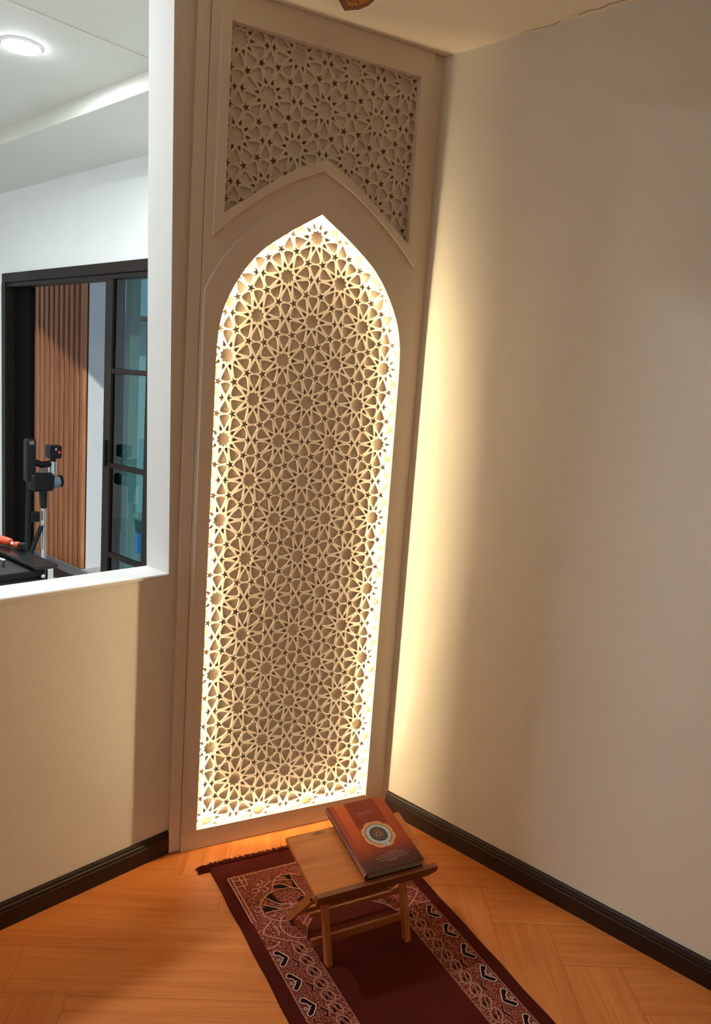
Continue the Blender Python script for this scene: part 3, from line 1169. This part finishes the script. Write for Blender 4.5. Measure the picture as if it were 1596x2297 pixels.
M['gold'] = plain('pale_gold_print', srgb(206, 140, 84), 0.4)
M['silver'] = plain('silver_grey_print', srgb(170, 172, 164), 0.4, vary=0.35, vscale=120)
M['ink'] = plain('black_print', srgb(30, 26, 26), 0.35, vary=0.5, vscale=140)
M['lettering'] = plain('white_lettering', srgb(228, 196, 178), 0.5)

cth = 0.0024
MB().cbox(0.0, BW, 0.0, BL_, BT - cth, BT, 0.0008).build('front_cover', M['cover'], book)
MB().cbox(0.0, BW, 0.0, BL_, 0.0, cth, 0.0008).build('back_cover', M['cover'], book)
MB().box(0.004, BW - 0.004, 0.004, BL_ - 0.004, cth, BT - cth).build('page_block', M['pages'], book)
# rounded spine on the left with a beaded pattern
spm = MB()
prof = [(0.004, 0.0)] + [(-0.006 * math.sin(PI * i / 8), BT / 2 - BT / 2 * math.cos(PI * i / 8)) for i in range(1, 8)] + [(0.004, BT)]
spm.prism([(a, b_) for a, b_ in prof], 0.0, BL_, 'y')
spo = spm.build('spine', M['spine'], book)
bd = MB()
for k in range(30):
    y = 0.006 + k * (BL_ - 0.012) / 29
    for a, zz in ((-0.0060, BT * 0.62), (-0.0048, BT * 0.80)):
        bd.cbox(a - 0.0006, a + 0.0008, y - 0.0022, y + 0.0012, zz - 0.0018, zz + 0.0018, 0.0003)
bd.build('spine_ornament', M['lettering'], spo)['kind'] = 'stuff'
zt = BT + 0.0002
def ramp_y(name, stops):
    """flat print whose colour runs along the book's length"""
    m, nt, b = new_mat(name)
    tc = N(nt, 'ShaderNodeTexCoord')
    sp = N(nt, 'ShaderNodeSeparateXYZ')
    nt.links.new(tc.outputs['Object'], sp.inputs[0])
    mr = N(nt, 'ShaderNodeMapRange')
    mr.inputs['From Max'].default_value = BL_
    nt.links.new(sp.outputs['Y'], mr.inputs['Value'])
    cr = N(nt, 'ShaderNodeValToRGB')
    cr.color_ramp.elements[0].position, cr.color_ramp.elements[0].color = stops[0]
    cr.color_ramp.elements[1].position, cr.color_ramp.elements[1].color = stops[-1]
    for p_, c_ in stops[1:-1]:
        cr.color_ramp.elements.new(p_).color = c_
    nt.links.new(mr.outputs[0], cr.inputs['Fac'])
    nt.links.new(cr.outputs['Color'], b.inputs['Base Color'])
    b.inputs['Roughness'].default_value = 0.5
    b.inputs['Specular IOR Level'].default_value = 0.3
    return m


M['strip'] = ramp_y('printed_orange_fade', [(0.02, srgb(66, 26, 20)), (0.14, srgb(86, 32, 20)), (0.28, srgb(146, 54, 24)), (0.55, srgb(190, 80, 32)), (1.0, srgb(202, 92, 38))])
MB().box(0.016, 0.048, 0.002, BL_ - 0.001, zt - 0.0004, zt).build('orange_strip', M['strip'], book)
MB().box(0.053, 0.152, 0.160, BL_ - 0.001, zt - 0.0004, zt).build('dark_title_panel', M['cover_dark'], book)
mc = (0.101, 0.124)
fl_ = []
for k in range(72):
    a = 2 * PI * k / 72
    r = 0.0475 + 0.0045 * abs(math.sin(4 * a)) ** 0.6
    fl_.append((mc[0] + r * math.cos(a), mc[1] + r * math.sin(a)))
med = MB().prism(fl_, zt - 0.0002, zt + 0.0003).build('medallion', M['gold'], book)


def ringmesh(r0, r1, z, n=48, wob=0.0):
    m = MB()
    v, f = [], []
    for k in range(n):
        a = 2 * PI * k / n
        w_ = 1 + wob * math.sin(12 * a)
        v += [(mc[0] + r0 * math.cos(a), mc[1] + r0 * math.sin(a), z), (mc[0] + r1 * w_ * math.cos(a), mc[1] + r1 * w_ * math.sin(a), z)]
    for k in range(n):
        k2 = (k + 1) % n
        f.append((2 * k, 2 * k + 1, 2 * k2 + 1, 2 * k2))
    return m.add(v, f)


ringmesh(0.027, 0.0385, zt + 0.0006, wob=0.03).build('silver_ring', M['silver'], med)
ringmesh(0.0385, 0.0402, zt + 0.0007).build('dark_ring', M['ink'], med)
ringmesh(0.0002, 0.0275, zt + 0.0008).build('black_disc', M['ink'], med)
rs_ = MB()
for k in range(12):
    a = 2 * PI * k / 12
    for rr, wd_ in ((0.0075, 0.0032), (0.0145, 0.0030), (0.0205, 0.0024)):
        c = (mc[0] + rr * math.cos(a + rr * 40), mc[1] + rr * math.sin(a + rr * 40))
        rs_.add([(c[0] + wd_ * 0.6 * math.cos(t_), c[1] + wd_ * 0.6 * math.sin(t_), zt + 0.0010) for t_ in (0, 1.26, 2.51, 3.77, 5.03)], [(0, 1, 2, 3, 4)])
rs_.build('gold_rosette', M['gold'], med)['kind'] = 'stuff'
# small tag with a signature at the lower right of the medallion
MB().prism([(mc[0] + 0.006 + 0.014 * math.cos(t_ * PI / 10), mc[1] - 0.040 + 0.006 * math.sin(t_ * PI / 10)) for t_ in range(20)], zt + 0.0003, zt + 0.0009).build('medallion_cartouche', M['silver'], med)
# lines of small printed lettering
tx = MB()


def squiggle(x0, x1, y, h, step=0.0019):
    x = x0
    while x < x1:
        wl_ = random.uniform(0.004, 0.011)
        xe = min(x + wl_, x1)
        pts = []
        k = 0
        xx = x
        while xx < xe:
            pts.append((xx, y + (h if k % 2 else 0) * random.uniform(0.5, 1.0)))
            xx += step * random.uniform(0.6, 1.2)
            k += 1
        if len(pts) > 1:
            tx.ribbon(pts, 0.00075, zt + 0.0003)
        x = xe + random.uniform(0.0012, 0.0024)


for x0, x1, y in ((0.088, 0.128, 0.0525), (0.062, 0.138, 0.0455), (0.047, 0.160, 0.0385), (0.056, 0.148, 0.0310), (0.080, 0.117, 0.0235)):
    squiggle(x0, x1, y, 0.0030)
for x0, x1, y in ((0.078, 0.128, 0.2165), (0.078, 0.125, 0.2100)):
    squiggle(x0, x1, y, 0.0022)
tx.build('cover_lettering', M['lettering'], book)['kind'] = 'stuff'

# ------------------------------------------------------------------ sticker on the ceiling
stk = empty('ceiling_sticker', pan(-0.02, -0.16, ZC), -TH)
tag(stk, 'brown dotted pointed sticker on the ceiling above the panel', 'sticker')
M['stk'] = plain('brown_print', srgb(120, 62, 34), 0.5, vary=0.3, vscale=60)
M['stk_dark'] = plain('dark_brown_print', srgb(56, 26, 14), 0.5)
M['stk_gold'] = plain('ochre_print', srgb(176, 118, 58), 0.5)
M['stk_pale'] = plain('pale_print', srgb(206, 170, 140), 0.5)
sp_ = [(-0.017, -0.077), (0.015, -0.111), (0.026, -0.150), (0.024, -0.190), (0.002, -0.235), (-0.026, -0.250), (-0.056, -0.235), (-0.078, -0.190), (-0.074, -0.150), (-0.057, -0.122)]
S0 = [(u + 0.02, w + 0.16) for u, w in sp_]
cx_ = sum(p[0] for p in S0) / 10
cy_ = sum(p[1] for p in S0) / 10


def shr(k):
    return [(cx_ + (a - cx_) * k, cy_ + (b_ - cy_) * k) for a, b_ in S0]


MB().prism(S0, -0.0012, 0.0).build('sticker_edge', M['stk_dark'], stk)
MB().prism(shr(0.95), -0.0016, -0.0008).build('sticker_band', M['stk'], stk)
MB().prism(shr(0.66), -0.0020, -0.0008).build('sticker_field', M['stk_gold'], stk)
dt = MB()
for ring_k, cnt in ((0.87, 26), (0.75, 22)):
    R_ = shr(ring_k)
    per = [math.dist(R_[i], R_[(i + 1) % 10]) for i in range(10)]
    tot = sum(per)
    for q in range(cnt):
        d_ = tot * q / cnt
        i = 0
        while d_ > per[i]:
            d_ -= per[i]
            i += 1
        a, b_ = R_[i], R_[(i + 1) % 10]
        c = (a[0] + (b_[0] - a[0]) * d_ / per[i], a[1] + (b_[1] - a[1]) * d_ / per[i])
        dt.prism([(c[0] + 0.0021 * math.cos(t_), c[1] + 0.0021 * math.sin(t_)) for t_ in (0, 1.05, 2.1, 3.15, 4.2, 5.25)], -0.0022, -0.0010)
dt.build('sticker_dots', M['stk_pale'], stk)['kind'] = 'stuff'
sw = MB()
sw.ribbon([(cx_ - 0.02, cy_ + 0.02), (cx_ - 0.005, cy_ + 0.03), (cx_ + 0.012, cy_ + 0.018), (cx_ + 0.02, cy_ + 0.028)], 0.005, -0.0023)
sw.ribbon([(cx_ - 0.02, cy_ - 0.01), (cx_ + 0.0, cy_ + 0.004), (cx_ + 0.022, cy_ - 0.008)], 0.005, -0.0023)
sw.build('sticker_ornament', M['stk_dark'], stk)

# ------------------------------------------------------------------ kitchen shell
XK = 1.50
ZKS, ZKC, XSF = 3.157, 3.262, 0.741
ZKF = -0.34
struct(MB().box(-4.3, XK + 0.12, YK, 7.2, ZKF - 0.1, ZKF).build('floor_kitchen', plain('kitchen_floor_tile', (0.55, 0.54, 0.52, 1), 0.35)))
struct(MB().box(-4.3, XSF, YK, 7.2, ZKC, ZKC + 0.1).build('ceiling_kitchen', M['kceil']), 'white kitchen ceiling')
kd = MB()
kd.prism([(XSF, ZKS), (XK + 0.12, ZKS), (XK + 0.12, ZKS + 0.06), (XSF + 0.3, ZKS + 0.06), (XSF + 0.2, ZKC + 0.1), (XSF, ZKC + 0.1)], YK, 7.2, 'y')
struct(kd.build('ceiling_soffit', M['kceil']), 'dropped plaster soffit along the kitchen wall')
# slim panel joint across the main ceiling
struct(MB().prism([(2.098, ZKC - 0.006), (2.120, ZKC - 0.006), (2.140, ZKC), (2.098, ZKC)], -4.3, XSF, 'x').build('trim_3', M['kceil']))
# cornice between wall and soffit
cn = [(XK, ZKS - 0.055), (XK - 0.012, ZKS - 0.050), (XK - 0.030, ZKS - 0.020), (XK - 0.045, ZKS - 0.008), (XK - 0.048, ZKS), (XK, ZKS)]
struct(MB().prism(cn, YK, 7.2, 'y').build('trim_4', M['kwall']))
DY0, DY1, DZ = 3.32, 5.97, 2.425
kw = MB()
kw.box(XK, XK + 0.12, YK, DY0, ZKF, ZKS)
kw.box(XK, XK + 0.12, DY1, 7.2, ZKF, ZKS)
kw.box(XK, XK + 0.12, DY0, DY1, DZ, ZKS)
struct(kw.build('wall_kitchen', M['kwall']), 'white kitchen wall around the sliding door')
struct(MB().box(-4.3, XK + 0.12, 7.2, 7.3, ZKF, ZKS).build('wall_kitchen_end', M['kwall']))
struct(MB().box(-4.4, -4.3, YK, 7.3, ZKF, ZKC).build('wall_kitchen_side', M['kwall']))
struct(MB().box(-4.3, XK + 0.12, YK - 0.02, YK, ZC + 0.12, ZKC + 0.1).build('wall_lintel', M['kwall']))

# sliding door
door = empty('door_1', (XK, (DY0 + DY1) / 2, 0))
struct(door, 'dark bronze framed sliding glass door standing half open')
DYc = (DY0 + DY1) / 2


def dpart(name, mat, par, *boxes):
    m = MB()
    for x0, x1, y0, y1, z0, z1 in boxes:
        m.cbox(x0 - XK, x1 - XK, y0 - DYc, y1 - DYc, z0, z1, 0.003)
    return m.build(name, mat, par)


dpart('door_head', M['bronze'], door, (XK - 0.015, XK + 0.13, DY0, DY1, DZ - 0.075, DZ + 0.01))
dpart('door_track', M['bronze'], door, (XK + 0.005, XK + 0.11, DY0, DY1, DZ - 0.115, DZ - 0.075))
dpart('door_jamb', M['bronze'], door, (XK - 0.015, XK + 0.13, DY1 - 0.07, DY1 + 0.01, ZKF, DZ - 0.075))
dpart('door_jamb', M['bronze'], door, (XK - 0.015, XK + 0.13, DY0 - 0.01, DY0 + 0.05, ZKF, DZ - 0.075))
dpart('door_sill', M['bronze'], door, (XK - 0.015, XK + 0.13, DY0, DY1, ZKF, ZKF + 0.02))
dpart('screen_sash', M['dark_sash'], door, (XK + 0.080, XK + 0.125, 5.555, DY1 - 0.07, ZKF + 0.02, DZ - 0.115))
sa = dpart('sliding_sash', M['bronze'], door,
           (XK + 0.01, XK + 0.06, 3.945, 4.055, ZKF + 0.02, DZ - 0.08),
           (XK + 0.01, XK + 0.06, 3.370, 3.432, ZKF + 0.02, DZ - 0.08),
           (XK + 0.012, XK + 0.058, 3.43, 3.95, 2.335, DZ - 0.08),
           (XK + 0.012, XK + 0.058, 3.43, 3.95, ZKF + 0.02, ZKF + 0.07))
dpart('sash_stile', M['black'], sa, (XK + 0.06, XK + 0.085, 3.875, 3.960, ZKF + 0.02, DZ - 0.115))
for z in (1.585, 0.812, 0.055):
    dpart('glazing_bar', M['bronze'], sa, (XK + 0.014, XK + 0.056, 3.43, 3.95, z - 0.020, z + 0.020))
for z0, z1 in ((ZKF + 0.07, 0.035), (0.075, 0.792), (0.832, 1.565), (1.605, 2.335)):
    dpart('glass_pane', M['glass'], sa, (XK + 0.030, XK + 0.036, 3.43, 3.95, z0, z1))
dpart('pull_handle', M['black'], sa, (XK - 0.012, XK + 0.012, 3.985, 4.015, 0.80, 1.02))

# ceiling lights of the kitchen
cl = empty('ceiling_light', (0.159, 2.56, ZKC))
tag(cl, 'round glowing white downlight in the kitchen ceiling', 'ceiling light', 'kitchen downlights')
MB().lathe([(0.098, -0.014), (0.100, -0.012), (0.112, -0.004), (0.114, 0.0), (0.096, 0.0)], 40).build('trim_ring', M['white_metal'], cl)
MB().lathe([(0.090, -0.0165), (0.097, -0.0150), (0.097, -0.012)], 40).build('diffuser', M['disc'], cl)
for lx, ly, lb in ((-1.25, 1.22, 'kitchen downlight nearest the pass-through opening'), (-2.6, 2.56, 'kitchen downlight farthest from the sliding door'), (-0.75, 4.7, 'added unseen downlight deep in the kitchen, brightening its wall')):  # the deepest one is added, unseen, to brighten the kitchen wall
    c2 = copy_tree(cl)
    c2.location = (lx, ly, ZKC)
    c2['label'] = lb

# added warm fill lights, unseen behind the viewer, shaped like ceiling lights
rl_ = empty('fill_light', (-1.6, -3.1, ZC))
tag(rl_, 'added warm round fill light on the ceiling behind the viewer', 'ceiling light', 'added fill lights')
MB().lathe([(0.148, -0.030), (0.152, -0.026), (0.160, -0.006), (0.160, 0.0), (0.140, 0.0)], 40).build('trim_ring', M['white_metal'], rl_)
MB().lathe([(0.120, -0.036), (0.146, -0.031), (0.146, -0.026)], 40).build('diffuser', M['disc_fill'], rl_)
c2 = copy_tree(rl_)
c2.location = (-3.2, -1.4, ZC)
c2['label'] = 'added warm round fill light over the far side of the room'

# ------------------------------------------------------------------ black cart with the orange tool
cart = empty('kitchen_cart', (-0.75, 1.2, 0))
tag(cart, 'black kitchen cart with a raised side shelf seen over the sill', 'cart')
cxo, cyo = 0.75, -1.2


def cpart(name, mat, x0, x1, y0, y1, z0, z1, b=0.003):
    return MB().cbox(x0 + cxo, x1 + cxo, y0 + cyo, y1 + cyo, z0, z1, b).build(name, mat, cart)


cpart('side_shelf', M['blackgloss'], -0.523, -0.432, 0.898, 1.62, 0.836, 0.850)
cb_ = cpart('cabinet', M['black'], -1.10, -0.468, 0.930, 1.60, -0.10, 0.828)
cpart('drawer_front', M['black'], -1.09, -0.475, 0.916, 0.930, 0.60, 0.800)
cpart('drawer_front', M['black'], -1.09, -0.475, 0.916, 0.930, 0.38, 0.590)
for z in (0.808, 0.772):
    m = MB().lathe([(0.009, -0.004), (0.007, -0.006)], 16, axis='y')
    m.smooth = True
    o = m.build('screw', M['chrome'], cart)
    o.location = (-0.487 + cxo, 0.916 + cyo, z)
for x in (-0.456, -1.085):
    for y in (0.925, 1.585):
        cpart('leg', M['chrome'], x - 0.011, x + 0.011, y - 0.011, y + 0.011, ZKF, 0.836)
for z in (0.775, 0.56):
    m = MB()
    m.tube([(-0.60 + cxo, 0.917 + cyo, z), (-0.60 + cxo, 0.890 + cyo, z), (-0.74 + cxo, 0.890 + cyo, z), (-0.74 + cxo, 0.917 + cyo, z)], 0.005, 10)
    m.build('drawer_handle', M['chrome'], cart)
m = MB()
m.tube([(-0.575 + cxo, 1.06 + cyo, 0.826), (-0.575 + cxo, 1.05 + cyo, 0.852), (-0.60 + cxo, 1.08 + cyo, 0.858), (-0.66 + cxo, 1.16 + cyo, 0.858), (-0.68 + cxo, 1.18 + cyo, 0.826)], 0.006, 10)
m.build('pot_support', M['chrome'], cart)

tool = empty('handheld_torch', (-0.463, 1.262, 0.8515), math.atan2(-0.14, 0.032))
tag(tool, 'orange handled lighter lying on the black cart shelf', 'lighter')
m = MB()
m.smooth = True
m.tube([(-0.135, 0, 0.020), (-0.128, 0, 0.020), (-0.05, 0, 0.020), (0.0, 0, 0.019), (0.012, 0, 0.018)], [0.012, 0.017, 0.018, 0.0165, 0.010], 16)
m.build('grip', M['orange'], tool)
m = MB().tube([(0.010, 0, 0.0165), (0.032, 0, 0.0155)], 0.0065, 12)
m.build('collar', M['white_metal'], tool)
m = MB()
m.smooth = True
m.tube([(0.028, 0, 0.015), (0.034, 0, 0.015), (0.050, 0, 0.015), (0.062, 0, 0.015), (0.068, 0, 0.015)], [0.006, 0.012, 0.0145, 0.012, 0.006], 14)
m.build('cap', M['orange'], tool)
MB().cbox(0.066, 0.096, -0.014, 0.014, 0.0, 0.028, 0.003).build('nozzle_block', M['black'], tool)

# ------------------------------------------------------------------ stick vacuum by the door
KV = 1.0513
vac = empty('stick_vacuum', (1.128, 4.30, ZKF))
vac.scale = (KV, KV, KV)
tag(vac, 'black cordless stick vacuum with silver tube parked by the sliding door', 'vacuum cleaner')
M['clear_bin'] = plain('smoky_clear_bin', srgb(150, 165, 175), 0.15, metal=0.6)


def vx(x):
    return x - 0.985


MB().tube([(0, 0, -0.20), (-0.005, 0, 0.50)], 0.017, 14).build('tube', M['chrome'], vac)
MB().tube([(-0.003, 0, 0.48), (-0.010, 0, 0.64)], [0.024, 0.034], 14).build('tube_socket', M['black'], vac)
m = MB().cbox(vx(0.86), vx(1.05), -0.06, 0.06, 0.62, 0.76, 0.02)
m.build('motor_body', M['black'], vac)
m = MB()
m.lathe([(0.030, vx(1.025)), (0.047, vx(1.03)), (0.047, vx(1.10)), (0.040, vx(1.108))], 24, c=(0, 0, 0.682), axis='x')
m.build('dust_bin', M['clear_bin'], vac)
m = MB().lathe([(0.050, vx(1.106)), (0.050, vx(1.122)), (0.030, vx(1.126))], 24, c=(0, 0, 0.690), axis='x')
m.build('bin_lid', M['black'], vac)
m = MB().tube([(vx(1.05), 0, 0.75), (vx(1.05), 0, 0.850)], 0.030, 16)
m.build('cyclone', M['chrome'], vac)
m = MB().cbox(vx(1.008), vx(1.108), -0.045, 0.045, 0.875, 0.978, 0.008)
hd_ = m.build('display_head', M['black'], vac)
m = MB().lathe([(0.013, -0.048), (0.011, -0.052)], 16, c=(vx(1.082), 0, 0.925), axis='y')
m.build('power_button', M['red'], hd_)
MB().box(vx(1.052), vx(1.060), -0.0465, -0.0455, 0.940, 0.958).build('display_mark', M['white_metal'], hd_)
MB().tube([(vx(1.055), 0, 0.845), (vx(1.055), 0, 0.880)], 0.022, 12).build('neck', M['bronze'], vac)
m = MB().tube([(vx(1.03), 0, 0.83), (vx(0.96), 0, 0.825), (vx(0.90), 0, 0.850)], 0.026, 10)
m.build('top_rail', M['black'], vac)
MB().cbox(vx(0.925), vx(0.99), -0.050, -0.035, 0.765, 0.805, 0.004).build('vent_grille', plain('grey_grille', srgb(96, 84, 78), 0.6), vac)
m = MB().cbox(vx(0.83), vx(0.905), -0.035, 0.035, 0.70, 1.028, 0.01)
gp_ = m.build('handle_grip', M['black'], vac)
MB().cbox(vx(0.848), vx(0.884), -0.040, -0.034, 0.985, 1.015, 0.002).build('handle_label', plain('grey_label', srgb(120, 100, 90), 0.6), gp_)
m = MB().tube([(vx(0.875), 0.02, 0.70), (vx(0.865), 0.02, 0.35), (vx(0.86), 0.02, -0.235)], 0.020, 10)
m.build('dock_post', M['black'], vac)
MB().cbox(vx(0.875), vx(0.945), -0.02, 0.03, 0.375, 0.455, 0.006).build('dock_bracket', M['black'], vac)
m = MB().tube([(vx(0.955), -0.02, 0.34), (vx(0.87), -0.02, 0.13)], 0.018, 10)
m.build('dock_strut', M['black'], vac)
MB().cbox(vx(0.78), vx(1.13), -0.16, 0.16, -0.2454, -0.223, 0.006).build('dock_base', M['black'], vac)
MB().cbox(vx(0.87), vx(1.10), -0.12, -0.02, -0.223, -0.165, 0.015).build('floor_head', M['black'], vac)
for ch in vac.children:
    ch.location.z += 0.2454

# ------------------------------------------------------------------ yard outside the sliding door
ZY = -0.74
XF, YF = 2.60, 6.40
struct(MB().box(XK + 0.12, 9.0, -3.0, 13.0, ZY - 0.1, ZY).build('ground_yard', M['yard_floor']), 'grey concrete yard outside the sliding door')
st_ = MB().box(XF + 0.032, 2.886, YF, 9.5, ZY, 3.749)
struct(st_.build('wall_yard', M['yard_wall']), 'pale outbuilding wall beside the wooden slats')
clad = empty('slat_cladding', (XF, YF, ZY))
tag(clad, 'vertical brown wooden slat cladding outside the open sliding door', 'cladding')
MB().box(0.020, 0.030, 0.0, 3.05, 0.0, 4.2).build('backing_board', M['slat_back'], clad)
PIT = 0.123
sl_me = MB().cbox(-0.030, 0.020, 0.0, 0.074, 0.0, 4.2, 0.006).mesh('slat', M['slat'])
for k in range(24):
    place('slat', sl_me, clad, (0, 0.004 + k * PIT, 0))
# roof edge above the cladding: its slanting edge throws the diagonal shade
def back_to(p, z):
    t_ = (z - p[2]) / -SUN_D.z
    return (p[0] - SUN_D.x * t_, p[1] - SUN_D.y * t_)


ZE = 3.75
e1 = back_to((XF - 0.03, 8.045, 2.28), ZE)
e2 = back_to((XF - 0.03, 6.42, 1.568), ZE)
e3 = back_to((2.80, YF, 1.385), ZE)
dx_, dy_ = e1[0] - e2[0], e1[1] - e2[1]
e0 = (e1[0] + dx_ * 2, e1[1] + dy_ * 2)
dx2, dy2 = e3[0] - e2[0], e3[1] - e2[1]
e4 = (e3[0] + dx2 * 0.6, e3[1] + dy2 * 0.6)
rf = MB().prism([e0, e1, e2, e3, e4, (e4[0] + 1.4, e4[1]), (e4[0] + 1.4, 9.8), (e0[0], 9.8)], ZE, ZE + 0.05)
tag(rf.build('yard_canopy', M['roofing']), 'canopy roof over the slat clad outbuilding', 'canopy')
# post, tarpaulin, louvre and boundary wall seen through the glass
ps = empty('yard_post', (2.94, 6.0, ZY))
tag(ps, 'grey square post in the yard seen through the teal glass', 'post')
MB().cbox(-0.06, 0.06, -0.06, 0.06, 0.0, 3.5, 0.006).build('shaft', M['post'], ps)
MB().cbox(-0.085, 0.085, -0.085, 0.085, 0.0, 0.05, 0.006).build('base_plate', M['post'], ps)
lv = empty('louvre_panel', (4.02, 8.2, ZY))
tag(lv, 'blue louvred panel far behind the glass door', 'louvre')
MB().box(-0.30, 0.12, -0.02, 0.02, 0.0, 3.15).build('panel_back', M['blue2'], lv)
lme = MB().add([(-0.30, -0.05, 0), (0.12, -0.05, 0), (0.12, -0.02, 0.05), (-0.30, -0.02, 0.05), (-0.30, -0.046, -0.006), (0.12, -0.046, -0.006), (0.12, -0.016, 0.044), (-0.30, -0.016, 0.044)],
               [(0, 1, 2, 3), (4, 7, 6, 5), (0, 4, 5, 1), (3, 2, 6, 7), (0, 3, 7, 4), (1, 5, 6, 2)]).mesh('louvre_blade', M['blue2'])
for k in range(32):
    place('louvre_blade', lme, lv, (0, 0, 1.10 + k * 0.064))
tp = MB()
tv, tf_ = [], []
for j in range(9):
    for i in range(13):
        x, y = -0.55 + 1.3 * i / 12, -0.45 + 1.0 * j / 8
        h = 0.03 + 0.16 * max(0, 1 - (x * x * 1.6 + y * y * 4)) + 0.02 * math.sin(9 * x + 4 * y) * math.cos(7 * y)
        if i in (0, 12) or j in (0, 8):
            h = 0.004
        tv.append((x, y, h))
for j in range(8):
    for i in range(12):
        a = j * 13 + i
        tf_.append((a, a + 1, a + 14, a + 13))
tp.add(tv, tf_)
tp.smooth = True
to = tp.build('tarpaulin', M['blue'])
to.location = (3.52, 7.25, ZY)
tag(to, 'crumpled blue tarpaulin on the yard ground behind the glass', 'tarpaulin')
struct(MB().box(2.886, 9.0, 9.4, 9.5, ZY, 2.4).build('wall_boundary', M['yard_wall']), 'pale boundary wall behind the yard')
rf2 = MB().prism([(-0.9, 0), (1.6, 0), (1.6, 0.05), (-0.9, 0.05)], 0, 0.6, 'y')
ro = rf2.build('boundary_coping', M['roofing'])
ro.location = (4.2, 9.05, 2.40)
tag(ro, 'brown roof edge on top of the boundary wall', 'roof edge')
